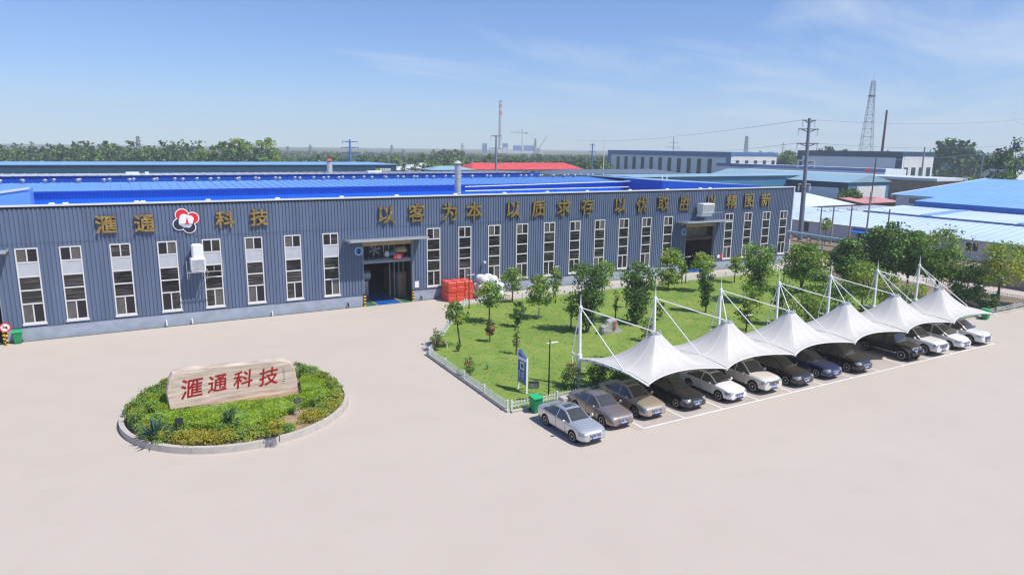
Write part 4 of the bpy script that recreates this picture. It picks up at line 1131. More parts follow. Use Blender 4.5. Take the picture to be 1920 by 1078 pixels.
    def strip(z0_, z1_, w_, mi, th=.012):                   # a band hugging the curved nose
        K, NZ = 8, max(1, int((z1_ - z0_) / .03)); rows = []
        for z in np.linspace(z0_, z1_, NZ + 1):
            rows.append([(nose(z) - .035 * (2 * k / K - 1) ** 2 * (w_ / .69) ** 2 + th, -w_ + 2 * w_ * k / K, z) for k in range(K + 1)])
        for a_ in range(NZ):
            for k in range(K): g.prism([rows[a_][k], rows[a_][k + 1], rows[a_ + 1][k + 1], rows[a_ + 1][k]], (-.05, 0, 0), mi)
    strip(zg0, zg1, gw * .55, 0, .006)
    for k in range(4): z = zg0 + (zg1 - zg0) * (k + .5) / 4; strip(z - .008, z + .008, gw * .52, 1, .018)
    strip(zg1 - .012, zg1 + .012, gw * .57, 1, .02)
    g.lathe((nose((zg0 + zg1) / 2) + .01, 0, (zg0 + zg1) / 2), [(.055, 0), (.055, .05), (.03, .056)], 14, 1, axis='x')
    g.build('grille', [M['car_black'], M['chrome']], root)
    lw = MB(); zlo = spec[-1][1]
    lw.box(xf + .0, xf + .047, -.36, .36, zlo + .01, zlo + .085)
    for s in (1, -1): lw.box(xf - .12, xf - .02, s * .50 - .09, s * .50 + .09, zlo + .02, zlo + .09)
    lw.build('air_intake', M['car_black'], root)
    pz = (zlo + .09 + zg0) / 2 + .02
    pl = MB(); pl.box(xf + .048, xf + .062, -.22, .22, pz - .07, pz + .07, 0)
    for k in range(6): pl.box(xf + .0622, xf + .0645, -.19 + k * .064, -.19 + k * .064 + .042, pz - .04, pz + .04, 1)
    pl.build('number_plate', [M['plate'], M['plate_mark']], root)
    for s in (1, -1):                                      # mirrors, handles
        m_ = MB(); x0 = WSX[1] - .28; zb0 = float(f[1](np.array([x0]))[0]); hw0 = float(f[3](np.array([x0]))[0])
        m_.lathe((x0, s * (hw0 + .10), zb0 + .09), [(.02, -.09), (.085, -.07), (.10, 0), (.085, .05), (.02, .065)], 10, 0, axis='x'); m_.tube((x0, s * hw0 * .9, zb0 + .03), (x0, s * (hw0 + .06), zb0 + .07), .025, .025, 6)
        m_.build('mirror', paint, root, smooth=True)
        for hx in ((-.35, .62) if kind in ('sedan',) else (-.55, .5)):
            h_ = MB(); h_.bbox(hx - .09, hx + .09, *sorted((s * (hw0 - .03), s * (hw0 + .012))), zb0 - .12, zb0 - .09, .008); h_.build('door_handle', paint if not chrome_line else M['chrome'], root)
    for s in (1, -1):
        for xg in (WSX[1] - .30, PIL[0], -1.18 if kind == 'sedan' else PIL[-1]):
            P, _i = section(xg); dg = MB(); dg.pipe([(xg, s * (y + .002), z) for (y, z), sg in zip(P, seg_of + [8]) if sg in (2, 3, 4, 5) and z > _i[0] + .12], .009, 4); dg.build('door_gap', M['car_black'], root)
    if chrome_line:
        for s in (1, -1):
            cl_ = MB(); P_ = []
            for x in np.linspace(-1.3, WSX[1] - .2, 14):
                P_.append((x, s * (float(f[3](np.array([x]))[0]) * .95 + .012), float(f[1](np.array([x]))[0]) + .012))
            cl_.pipe(P_, .012, 5); cl_.build('window_trim', M['chrome'], root)
    if roof_rails:
        for s in (1, -1):
            rr_ = MB(); P_ = [(x, s * float(f[4](np.array([x]))[0]) * .93, float(f[2](np.array([x]))[0]) + (.035 if -1.6 < x < .1 else .0)) for x in np.linspace(-1.75, .2, 10)]
            rr_.pipe(P_, .02, 6); rr_.build('roof_rail', M['chrome'], root)
    tw = .215 if kind not in ('suv', 'jeep') else .25
    hwm = max(s[4] for s in spec); yw = hwm - tw / 2 - (.015 if kind != 'jeep' else -.10)
    for ax in (axf, axr):
        for s in (1, -1):
            w = MB(); w.lathe((ax, s * yw, wr), [(wr * .62, -tw / 2), (wr * .93, -tw / 2), (wr, -tw * .36), (wr, tw * .36), (wr * .93, tw / 2), (wr * .62, tw / 2)], 28, 0, axis='y')
            wo = w.build('wheel', M['rubber'], root, smooth=True, auto=40)
            rm = MB(); yo = s * (yw + s * 0) + s * (tw / 2 - .02)
            rm.lathe((ax, yo, wr), [(wr * .70, -.01 * s), (wr * .70, .022 * s), (wr * .64, .022 * s), (wr * .62, -.004 * s)], 28, 0, axis='y')
            rm.lathe((ax, yo, wr), [(wr * .16, -.01 * s), (wr * .15, .026 * s), (wr * .05, .03 * s)], 14, 0, axis='y')
            for k in range(5):
                t = 2 * math.pi * k / 5 + .3; d = np.array([math.cos(t), 0, math.sin(t)]); nrm = np.array([-d[2], 0, d[0]]); c = np.array([ax, yo + s * .004, wr])
                rm.prism([c + d * wr * .10 - nrm * .06, c + d * wr * .66 - nrm * .045, c + d * wr * .66 + nrm * .045, c + d * wr * .10 + nrm * .06], (0, .014 * s, 0), 0)
            rm.lathe((ax, yo - .03 * s, wr), [(wr * .66, 0), (wr * .66, .006 * s)], 20, 1, axis='y')
            rm.build('rim', [M[rimm], M['car_black']], wo)
    if kind == 'jeep':
        fl = MB()
        for ax in (axf, axr):
            for s in (1, -1):
                P_ = [(ax + .60 * math.cos(t), wr + .03 + .50 * math.sin(t)) for t in np.linspace(.10, math.pi - .10, 9)]
                for a_, b_ in zip(P_[:-1], P_[1:]):
                    fl.prism([(a_[0], s * .62, a_[1]), (b_[0], s * .62, b_[1]), (b_[0], s * .62, b_[1] + .05), (a_[0], s * .62, a_[1] + .05)], (0, s * .36, 0))
        fl.build('fender_flare', M['car_black'], root)
        bp = MB(); bp.bbox(xf + .05, xf + .30, -.80, .80, .46, .66, .04); bp.build('bumper', M['car_black'], root)
        for s in (1, -1):
            l_ = MB(); l_.lathe((xf + .01, s * .46, .90), [(.10, 0), (.11, .05), (.08, .075), (.02, .085)], 18, axis='x'); l_.build('headlight', M['lamp_glass'], root, smooth=True)
            l_ = MB(); l_.lathe((xf + .28, s * .42, .72), [(.08, 0), (.085, .05), (.02, .07)], 14, axis='x'); l_.build('fog_lamp', M['lamp_glass'], root, smooth=True)
            l_ = MB(); l_.box(-1.0, .9, s * .80 - .04, s * .80 + .04, .42, .48); l_.build('side_step', M['galv'], root)
        sp = MB(); sp.lathe((xb - .02, 0, .95), [(.22, 0), (.36, -.02), (.37, -.2), (.22, -.24)], 24, axis='x'); sp.build('spare_wheel', M['rubber'], root)
    return root
def paintm(n, col, metal=.35, rough=.32): return mat(n, col, rough, metal, coat=1.0)
pSilver = paintm('silver_paint', srgb(200, 202, 204), .55); pTan = paintm('bronze_grey_paint', srgb(150, 138, 134), .55); pChamp = paintm('champagne_paint', srgb(178, 166, 148), .5)
pBlack = paintm('black_paint', (.010, .010, .012), .1, .25); pBrown = paintm('black_brown_paint', (.016, .013, .012), .2, .25); pWhite = paintm('white_car_paint', (.74, .74, .74), 0, .35); pCream = paintm('pearl_white_paint', (.66, .62, .56), .05, .35)
pBlue = paintm('dark_blue_paint', srgb(30, 48, 92), .4, .28)
S0 = lambda k: SX0 + SP * (k + .5)
make_car('silver sedan with sunroof parked outside the painted bays beside the green bin', 'sedan', 'parked_car', SEDAN, pSilver, 21.27, 27.86, .02, sunroof=True)
make_car('bronze grey sedan half in canopy shade between the silver and champagne sedans', 'sedan', 'parked_car', SEDAN, pTan, 24.05, 28.83, -.01, sunroof=False)
make_car('champagne sedan with sunroof under the edge of the nearest canopy', 'sedan', 'parked_car', SEDAN, pChamp, 26.68, 29.05, 0, sunroof=True, scale=1.03)
make_car('glossy black sedan right of the champagne sedan', 'sedan', 'parked_car', SEDAN, pBlack, 29.85, 28.97, 0, scale=1.02)
make_car('white sedan with sunroof beside the off-white SUV', 'sedan', 'parked_car', SEDAN, pWhite, 33.15, 28.70, .01, sunroof=True, scale=1.0)
make_car('tall off-white SUV with broad slatted grille between white and black sedans', 'SUV', 'parked_suv', SUVP, pCream, 36.45, 28.78, 0, wb=2.75, wr=.385, kind='suv', grille=(.66, .90, .80), hl=(.74, .95, .30), scale=1.0)
make_car('black brown sedan with chrome window line right of the off-white SUV', 'sedan', 'parked_car', SEDAN, pBrown, 39.55, 28.64, 0, scale=1.05, chrome_line=True)
make_car('dark blue sedan between the two black cars', 'sedan', 'parked_car', SEDAN, pBlue, 42.78, 28.75, 0, scale=1.0)
make_car('black crossover SUV with silver wheels left of the empty bay', 'SUV', 'parked_suv', CROSS, pBlack, 45.95, 28.55, 0, wb=2.7, wr=.35, kind='cross', grille=(.52, .72, .76), hl=(.70, .86, .40))
make_car('black boxy off-road car with round headlamps right of the empty bay', 'off-roader', 'offroad_car', JEEP, pBlack, 52.35, 28.75, 0, wb=2.9, wr=.40, kind='jeep', grille=(.80, 1.0, .95), hl=(2, 3, .1), scale=1.04)
make_car('white SUV with wide chrome grille next to the black off-roader', 'SUV', 'parked_suv', SUVP, pWhite, 55.55, 28.42, 0, wb=2.8, wr=.385, kind='suv', grille=(.64, .90, .86), hl=(.74, .95, .32), scale=1.04)
make_car('white people carrier second from the far end of the row', 'people carrier', 'parked_minivan', VAN, pWhite, 58.9, 28.42, 0, wb=3.0, wr=.34, kind='van', grille=(.56, .70, .80), hl=(.64, .84, .46), sunroof=True)
make_car('white SUV with dark spindle grille at the far end of the row', 'SUV', 'parked_suv', CROSS, pWhite, 61.95, 28.35, 0, wb=2.75, wr=.37, kind='cross', grille=(.48, .76, .74), hl=(.70, .87, .40), scale=1.06)

# ------------------------------------------------------------------ garden
def picket_fence(name, label, pts, h=.50, step=.17, z=.15, posts=2.6, group='white picket fences round the lawn'):
    c = np.mean(pts, 0); root = thing(name, label, 'fence', (c[0], c[1], z), 0, group)
    pk, rl, pp = MB(), MB(), []
    for a, b in zip(pts[:-1], pts[1:]):
        a, b = np.array(a, float), np.array(b, float); L = np.linalg.norm(b - a); d = (b - a) / L; n = np.array([-d[1], d[0]])
        for k in range(int(L / step)):
            p = a + d * (k + .5) * step
            q = [p - d * .021 - n * .01, p + d * .021 - n * .01, p + d * .021 + n * .01, p - d * .021 + n * .01]
            pk.prism([(v_[0], v_[1], z + .03) for v_ in q], (0, 0, h - .05)); pk.add([(v_[0], v_[1], z + h - .02) for v_ in q] + [(p[0], p[1], z + h + .03)], [(0, 1, 4), (1, 2, 4), (2, 3, 4), (3, 0, 4)])
        for zz_ in (.14, .36):
            q = [a + n * .013, b + n * .013, b + n * .043, a + n * .043]
            rl.prism([(v_[0], v_[1], z + zz_) for v_ in q], (0, 0, .05))
        m = max(1, int(L / posts))
        for k in range(m + 1): pp.append(a + (b - a) * k / m)
    pk.build('picket_row', M['fence'], root, world=True); rl.build('rail', M['fence'], root, world=True)
    for p in pp:
        s = MB(); s.bbox(p[0] - .05, p[0] + .05, p[1] - .05, p[1] + .05, z - .14, z + h + .08, .015); s.build('fence_post', M['fence'], root, world=True)
picket_fence('picket_fence', 'white picket fence along the short left edge of the lawn towards the flower island', [(19.55, 34.35), (19.77, 46.85)])
picket_fence('picket_fence', 'white picket fence on the slanted corner of the lawn near the factory door', [(19.82, 46.95), (24.8, 54.1), (29.5, 60.8)])
picket_fence('picket_fence', 'long white picket fence between the lawn and the factory road', [(29.75, 60.85), (82, 60.4)], step=.24, posts=3.2)
picket_fence('picket_fence', 'long white picket fence behind the parked cars', [(19.75, 34.2), (85.5, 34.2)], step=.2, posts=3.2)
picket_fence('picket_fence', 'short white picket fence beside the far access road', [(84.6, 34.6), (84.0, 46)], step=.24, posts=3.2)

DM, DK = [M['leaf_dark'], M['leaf_mid']], [M['leaf_dark'], M['leaf_dark'], M['leaf_mid']]
ML, LT, YL = [M['leaf_dark'], M['leaf_mid'], M['leaf_light']], [M['leaf_mid'], M['leaf_light']], [M['leaf_mid'], M['leaf_light'], M['leaf_yellow']]
RD, RS = [M['leaf_dark'], M['leaf_mid'], M['leaf_red']], [M['leaf_dark'], M['leaf_red']]
_ts = [500]
def ptree(name, label, bx, by, ty, hw, cby, shape, mats, n=1300, leaf=.17, cx=None, **k):
    n = int(n * (.85 if name in ('young_tree', 'vase_tree') else .9))
    b = at(bx, by, .06); d = np.dot(b - CAMP, _F); R = hw * d / FPX
    h = ony(bx, ty, b[1])[2] - .06; th = ony(bx, cby, b[1])[2] - .06
    lean = (0, 0)
    if cx is not None: q = ony(cx, ty, b[1]); lean = ((q[0] - b[0]) / h, 0)
    _ts[0] += 1
    return tree(name, label, b[0], b[1], h, R, shape, mats, n=n, leaf=leaf, trunk_h=max(.15, th), seed=_ts[0], lean=lean, trunk_r=k.pop('tr', .05 + .006 * h), **k)
G1 = 'young trees planted on the lawn'
ptree('young_tree', 'umbrella crowned young tree with leaning trunk at the left corner of the lawn', 863.5, 649, 569, 20, 600, 'umbrella', ML, 1500, cx=852, group=G1)
ptree('young_tree', 'loose crowned young tree in front of the white sack pile', 917, 606, 534, 24, 573, 'round', ML, 1500, leaf=.2, group=G1)
ptree('young_tree', 'small dark purple green column tree left of the middle of the lawn', 918, 641, 600, 8.5, 629, 'column', RS, 700, leaf=.13, group=G1)
ptree('sapling', 'tiny dark sapling at the foot of the leaning young tree', 859, 659, 643, 4, 656, 'column', DK, 200, leaf=.09)
ptree('red_shrub', 'sparse reddish shrub near the short left fence', 880, 706, 671, 12, 700, 'round', RD, 420, leaf=.12, cat='shrub', tr=.02)
ptree('red_shrub', 'reddish shrub leaning over the left corner fence', 820, 656, 620, 12, 650, 'round', RD, 500, leaf=.13, cat='shrub', tr=.02)
ptree('young_tree', 'compact dark young tree behind the blue information board', 970, 613, 567, 13, 606, 'vase', DM, 1100, leaf=.15, group=G1)
ptree('sapling', 'thin reddish sapling just behind the blue information board', 968, 664, 612, 8, 650, 'column', RD, 280, leaf=.12)
ptree('young_tree', 'round young tree with whitewashed trunk base on the mid lawn', 1010.7, 597, 521, 26, 573, 'round', ML, 1700, leaf=.19, pale=True, group=G1)
ptree('young_tree', 'sparse thin young tree left of the dense dark vase shaped tree', 1069.7, 617.6, 553, 15, 592, 'vase', ML, 600, leaf=.14, group=G1)
ptree('young_tree', 'young tree at the back fence right of the white sack pile', 961, 567, 507, 20, 545, 'round', ML, 1200, leaf=.19, group=G1)
ptree('young_tree', 'slim young tree by the back fence beside a lamp', 1041, 568, 504, 11, 545, 'round', ML, 800, leaf=.18, group=G1)
ptree('vase_tree', 'dense dark vase shaped tree left of the grey boulder', 1099, 623, 500, 32, 606, 'vase', DK, 4200, leaf=.19, multi=3, clumps=70, group='dense vase shaped trees')
ptree('young_tree', 'yellow green round tree behind the dense dark vase shaped tree', 1128, 562, 490, 23, 532, 'round', LT, 1500, leaf=.2, group=G1)
ptree('sapling', 'bare looking sapling directly behind the grey boulder', 1153.5, 597, 546, 8, 580, 'vase', ML, 220, leaf=.13)
ptree('vase_tree', 'dense dark vase shaped tree right of the grey boulder', 1193, 608, 499, 30, 598, 'vase', DK, 4200, leaf=.19, multi=3, clumps=70, group='dense vase shaped trees')
ptree('sapling', 'thin sapling half hidden by the right vase shaped tree', 1174, 577, 540, 7, 566, 'round', ML, 200, leaf=.15)
ptree('young_tree', 'tall light green tree with pale leaves left of the further doorway', 1253, 543, 471, 25, 532, 'round', LT, 2400, leaf=.22, group=G1)
ptree('young_tree', 'narrow young tree beside the lamp left of the further doorway', 1278, 532, 490, 9, 514, 'round', ML, 600, leaf=.19, group=G1)
ptree('vase_tree', 'narrow dark vase shaped tree in front of the further doorway', 1321, 586, 498, 16, 574, 'vase', DM, 2200, leaf=.18, multi=2, clumps=50, group='dense vase shaped trees')
ptree('young_tree', 'yellow green umbrella tree growing before the further doorway', 1316, 547, 476, 20, 508, 'umbrella', LT, 1500, leaf=.2, group=G1)
ptree('young_tree', 'light young tree by the back fence right of the second doorway', 1377, 530, 484, 15, 508, 'round', LT, 900, leaf=.2, group=G1)
ptree('vase_tree', 'largest vase shaped tree, on the right of the lawn', 1418.6, 568, 462, 34, 553, 'vase', ML, 4600, leaf=.21, multi=4, clumps=80, group='dense vase shaped trees')
ptree('young_tree', 'leafy low tree behind the third white mast', 1398.6, 620, 538, 22, 604, 'round', ML, 1500, leaf=.17, group=G1)
ptree('red_shrub', 'small reddish shrub behind the second white mast', 1236, 600, 566, 9, 594, 'column', RD, 360, leaf=.14, cat='shrub', tr=.02)
ptree('red_shrub', 'brownish shrub at the foot of the second white mast', 1212, 640, 600, 15, 634, 'round', RD, 600, leaf=.13, cat='shrub', tr=.025)
ptree('red_shrub', 'bushy red flowered shrub beside the first white mast', 1072, 726, 684, 21, 722, 'round', RD, 1500, leaf=.11, cat='shrub', tr=.03, clumps=50)
ptree('leafy_shrub', 'dark green shrub under the nearest canopy behind the champagne sedan', 1122, 722, 672, 22, 718, 'round', DM, 1500, leaf=.12, cat='shrub', tr=.03)
ptree('leafy_shrub', 'mid green shrub under the nearest canopy behind the black sedan', 1160, 716, 678, 20, 712, 'round', ML, 1200, leaf=.12, cat='shrub', tr=.03)
for k in range(13): shrub('low_shrub', 'low clipped shrub in the row behind the canopy masts', 28.5 + k * 2.6, 37.2 + .3 * math.sin(k * 2.1), .06, .75, .75, DM, n=520, leaf=.11, seed=700 + k, group='low shrubs behind the canopy masts')
G2 = 'dense trees at the right end of the lawn'
ptree('broad_tree', 'round green tree left of the dark evergreen mass at the right end of the lawn', 1502, 548, 463, 36, 522, 'round', ML, 6000, leaf=.21, multi=3, clumps=70, group=G2)
ptree('broad_tree', 'dense dark tree right beside the overhead pipe gantry', 1583, 548, 455, 36, 522, 'round', DM, 7000, leaf=.23, multi=2, clumps=70, group=G2)
ptree('broad_tree', 'tallest dark green tree of the right hand mass', 1648, 548, 424, 37, 512, 'round', DK, 7500, leaf=.24, multi=2, clumps=75, group=G2)
ptree('broad_tree', 'dark tree between the tallest tree and the feathery one', 1700, 548, 440, 30, 512, 'round', DM, 6500, leaf=.23, multi=2, clumps=60, group=G2)
ptree('broad_tree', 'feathery light topped tree behind the sixth white mast', 1750, 562, 434, 38, 520, 'round', ML, 6500, leaf=.21, multi=2, clumps=60, group=G2)
ptree('golden_tree', 'yellowing broad tree with dark trunk at the far right verge', 1868, 578, 464, 44, 530, 'umbrella', YL, 3000, leaf=.22, multi=2, clumps=60, group='yellowing trees at the right verge')
ptree('golden_tree', 'yellowing tree cut by the right edge of the picture', 1922, 574, 470, 34, 530, 'round', YL, 2400, leaf=.22, multi=2, clumps=50, group='yellowing trees at the right verge')
ptree('golden_tree', 'light green round tree between the fourth and fifth white masts', 1615, 584, 497, 33, 556, 'round', LT, 3000, leaf=.19, multi=2, clumps=60)
ptree('leafy_shrub', 'tall green shrub behind the fourth white mast', 1525, 612, 508, 28, 590, 'round', DM, 3600, leaf=.17, cat='shrub', clumps=60)
ptree('leafy_shrub', 'spreading green shrub low behind the fourth canopy', 1512, 625, 548, 32, 615, 'round', LT, 2200, leaf=.16, cat='shrub', clumps=50)
ptree('leafy_shrub', 'dark shrub on the lawn right of the largest vase shaped tree', 1462, 610, 530, 20, 598, 'round', DM, 1600, leaf=.16, cat='shrub')
ptree('leafy_shrub', 'dark green shrub filling the gap behind the fifth canopy', 1570, 608, 535, 24, 596, 'round', DM, 1800, leaf=.16, cat='shrub')
ptree('leafy_shrub', 'mixed green shrub behind the fifth white mast', 1668, 580, 522, 26, 572, 'round', ML, 1800, leaf=.17, cat='shrub')
ptree('leafy_shrub', 'light green shrub with small leaves left of the last white mast', 1715, 585, 535, 22, 578, 'round', LT, 1500, leaf=.15, cat='shrub')
ptree('leafy_shrub', 'broad dark shrub on the bare verge right of the last white mast', 1808, 570, 505, 32, 562, 'round', DM, 4500, leaf=.18, cat='shrub', clumps=60)
ptree('leafy_shrub', 'low round shrub beyond the tip of the farthest canopy', 1842, 580, 552, 14, 576, 'round', DM, 700, leaf=.14, cat='shrub')
ptree('leafy_shrub', 'small upright dark shrub at the foot of the right lamp post', 1860, 586, 553, 9, 582, 'column', DK, 600, leaf=.14, cat='shrub')

# boulder with red characters
p0 = at(1128, 628, .06); p1 = at(1171, 624, .06); cxy = (p0 + p1) / 2
root = thing('inscribed_boulder', 'pale grey boulder with two red characters standing on the lawn', 'boulder', (cxy[0], cxy[1] + .35, .05))
W_ = np.linalg.norm(p1 - p0) / 2; zt = ony(1150, 597, cxy[1] + .3)[2] - .05
prof = [(-1.0, 0), (-1.0, .30), (-.96, .52), (-.78, .60), (-.60, .66), (-.42, .92), (-.15, 1.0), (.14, .98), (.36, .82), (.60, .50), (.86, .18), (1.0, .04), (.98, 0)]
mb = MB(); n = len(prof); lay = [(.90, -.34), (1.0, -.22), (1.0, .18), (.86, .40)]; r = random.Random(6)
V = [(p[0] * W_ * s + r.uniform(-.04, .04), y + r.uniform(-.03, .03) - .06 * p[1], p[1] * zt * (.5 + .5 * s)) for s, y in lay for p in prof]
mb.add(V, [(i * n + k, i * n + (k + 1) % n, (i + 1) * n + (k + 1) % n, (i + 1) * n + k) for i in range(3) for k in range(n)] + [tuple(range(n)), tuple(range(4 * n - 1, 3 * n - 1, -1))])
mb.build('rock', M['boulder'], root)
for ch, zz_ in (('和', .74), ('谐', .42)):
    v, f = text_mb(ch, .40, .015, .0); t = MB(); t.add([(.06 + p[0], -.43 - p[2] - .03 * (zz_ > .5), zz_ * zt + p[1]) for p in v], f); t.build('red_character', M['red_letter'], root)
# information board
ba, bb = at(985, 738, .06), at(971, 729, .06); bx_ = (ba[0] + bb[0]) / 2; zt = ony(971, 655, bb[1])[2]
root = thing('information_board', 'tall blue information board with wavy top standing at the lawn edge', 'sign board', (bx_, (ba[1] + bb[1]) / 2, .06))
y0, y1 = -.5, .5; hz = zt - .06
crest = [(y1, hz - .02), (y1 - .12, hz + .0), (y1 - .35, hz - .08), (y1 - .6, hz - .24), (y1 - .8, hz - .33), (y0, hz - .36)]
mb = MB(); pts = [(0, y0, .55), (0, y1, .55)] + [(0, a, b) for a, b in crest]
mb.prism(pts, (.12, 0, 0)); mb.build('panel', M['sign_blue'], root)
mb = MB(); mb.box(0, .12, y0 - .07, y0 - .002, 0, hz - .34); mb.box(0, .12, y1 + .002, y1 + .05, 0, hz - .03); mb.build('side_post', M['grey_wall'], root)
mb = MB(); mb.box(-.01, -.002, y0 + .01, y1 - .01, .56, .86); mb.build('grey_base_panel', M['duct'], root)
mb = MB(); mb.box(-.012, -.002, y0 + .01, y1 - .01, hz - .62, hz - .40); mb.build('title_panel', M['white'], root)
mb = MB(); mb.box(-.012, -.002, -.30, .22, hz - 1.22, hz - .72, 0); mb.box(-.016, -.0125, -.22, .14, hz - 1.12, hz - .82, 1); mb.build('picture_panel', [M['white'], M['leaf_blue']], root)
mb = MB(); r = random.Random(9)
for k in range(9):
    for c0_, l_ in ((.40, .26), (.02, .34)): mb.box(-.008, -.002, c0_ - l_ * r.uniform(.7, 1), c0_, hz - 1.36 - k * .055, hz - 1.335 - k * .055)
mb.build('text_rows', M['white'], root)
mb = MB()
for (a, b), (c, d) in zip(crest[:-1], crest[1:]): mb.prism([(-.006, a, b - .06), (-.006, c, d - .06), (-.006, c, d - .10), (-.006, a, b - .10)], (.004, 0, 0))
mb.build('white_wave', M['white'], root)
c = at(1000, 752, .06); flood_lamp('black flood lamp on a white stand between the blue board and the green bin', c[0], c[1], .06, .85, 1.25, -.5)
def lamp_post(label, bx, by, ty, z=.06, arm=.55):
    b = at(bx, by, z); t = ony(bx, ty, b[1])[2]; h = t - z
    root = thing('lamp_post', label, 'lamp post', (b[0], b[1], z), 0, 'slim black lamp posts')
    mb = MB(); mb.tube((0, 0, 0), (0, 0, h), .055, .04, 10); mb.lathe((0, 0, 0), [(.12, 0), (.12, .03), (.07, .06)], 12); mb.tube((0, 0, h), (0, 0, h + .12), .03, .005, 8); mb.build('pole', M['black'], root)
    hd = MB(); hd.bbox(.05, arm + .05, -.06, .06, h - .20, h - .16, .012); hd.bbox(-.2, -.05, -.05, .05, h - .20, h - .16, .012); hd.build('lamp_head', M['white'], root)
lamp_post('slim black lamp post on the lawn behind the two nearest sedans', 1028.5, 742, 638)
lamp_post('slim black lamp post in front of the red and white piles', 879.5, 578, 512)
lamp_post('slim black lamp post by the back fence behind the slim young tree', 1038, 560, 497)
lamp_post('slim black lamp post left of the further factory doorway', 1285, 531, 479)
lamp_post('slim black lamp post on the lawn behind the third white mast', 1398, 628, 588, arm=.7)
lamp_post('slim black lamp post on the verge under the yellowing tree', 1867, 585, 519)
lamp_post('slim black lamp post beside the road behind the last factory window', 1469, 528, 470)
def wheelie_bin(label, x, y, z, rz=0):
    root = thing('wheelie_bin', label, 'bin', (x, y, z), rz, 'green wheelie bins')
    mb = MB(); lo = [(-.22, -.25), (.22, -.25), (.22, .22), (-.22, .22)]; hi = [(-.29, -.34), (.29, -.34), (.29, .30), (-.29, .30)]
    mb.add([(a, b, .06) for a, b in lo] + [(a, b, .92) for a, b in hi], [(3, 2, 1, 0), (4, 5, 6, 7)] + [(k, (k + 1) % 4, 4 + (k + 1) % 4, 4 + k) for k in range(4)])
    mb.box(-.31, .31, -.36, .32, .86, .919); mb.build('bin_body', M['green_bin'], root)
    ld = MB(); ld.prism([(-.32, -.40, .925), (.32, -.40, .925), (.32, .36, .98), (-.32, .36, .98)], (0, 0, .045)); ld.tube((-.28, .38, .93), (.28, .38, .93), .025, .025, 8); ld.build('lid', M['green_lid'], root)
    for s in (-1, 1): w = MB(); w.lathe((s * .24, .25, .10), [(.10, -.03), (.10, .03)], 14, axis='x'); w.build('wheel', M['rubber'], root)
wheelie_bin('green wheelie bin against the fence behind the silver sedan', 21.0, 33.45, .01)
wheelie_bin('green wheelie bin beyond the farthest canopy', 71.9, 33.4, .01)
wheelie_bin('green wheelie bin against the factory plinth at the left edge', -7.55, 64.75, .01)
# small lawn fittings
c = at(914, 692, .06); root = thing('mushroom_speaker', 'small green mushroom shaped garden speaker on the lawn', 'garden speaker', (c[0], c[1], .06))
mb = MB(); mb.lathe((0, 0, 0), [(.05, 0), (.045, .22), (.07, .24)], 12); mb.build('stem', M['green_bin'], root, smooth=True, auto=40)
mb = MB(); mb.lathe((0, 0, .241), [(.12, 0), (.115, .06), (.08, .12), (.02, .14)], 14); mb.build('cap', M['green_bin'], root, smooth=True, auto=50)
c = at(877, 606, .06); s = MB(); s.tube((0, 0, 0), (0, 0, .9), .03, .03, 8); s.prism([(-.2, -.02, .7), (.02, -.02, .95), (.24, -.02, .75), (.02, -.02, 1.15)], (0, .04, 0)); s.tube((.1, 0, .0), (.14, 0, .8), .02, .02, 6)
tag(s.build('hose_reel_post', M['green_bin'], loc=(c[0], c[1], .05)), 'green hose stand on the lawn below the loose crowned young tree', 'hose stand')
c = at(838, 652, .06); s = MB(); s.tube((0, 0, -.02), (0, 0, .42), .045, .045, 10); s.tube((0, 0, .42), (-.16, 0, .44), .045, .045, 10)
tag(s.build('vent_pipe', M['white'], loc=(c[0], c[1], .05)), 'short white bent vent pipe on the left corner of the lawn', 'vent pipe')
# cabinet behind the silver sedan
c = at(1032, 752, .02); s = MB(); s.bbox(-.42, .42, -.28, .28, 0, .62, .04); tag(s.build('utility_cabinet', M['kerb'], loc=(23.2, 33.4, .01)), 'low grey utility box at the fence behind the silver sedan', 'utility box')
# piles beside the doorway
r = random.Random(12)
for iz in range(4):
    for ix in range(3):
        for iy in range(2):
            s = MB(); s.bbox(-.46, .46, -.48, .48, 0, .50, .07); j = r.uniform(-.04, .04)
            o = s.build('wrapped_bale', M['redwrap'], loc=(29.2 + ix * .95 + j, 63.4 + iy * 1.0 + r.uniform(-.04, .04), .012 + iz * .505)); o.rotation_euler = (0, 0, r.uniform(-.05, .05)); tag(o, 'red film wrapped bale in the block of bales right of the near doorway', 'bale', 'red wrapped bales stacked by the wall')
for iz in range(3):
    for ix in range(3 if iz < 2 else 2):
        for iy in range(2):
            s = MB(); s.lathe((0, 0, 0), [(.25, 0), (.46, .08), (.54, .35), (.50, .68), (.28, .82), (.05, .84)], 12)
            o = s.build('white_sack', M['whitewrap'], smooth=True, loc=(32.6 + ix * .98 + .2 * (iz == 2) + r.uniform(-.05, .05), 62.8 + iy * 1.0, .012 + iz * .80)); tag(o, 'bulging white sack in the pile right of the red bales', 'sack', 'white sacks piled by the wall')
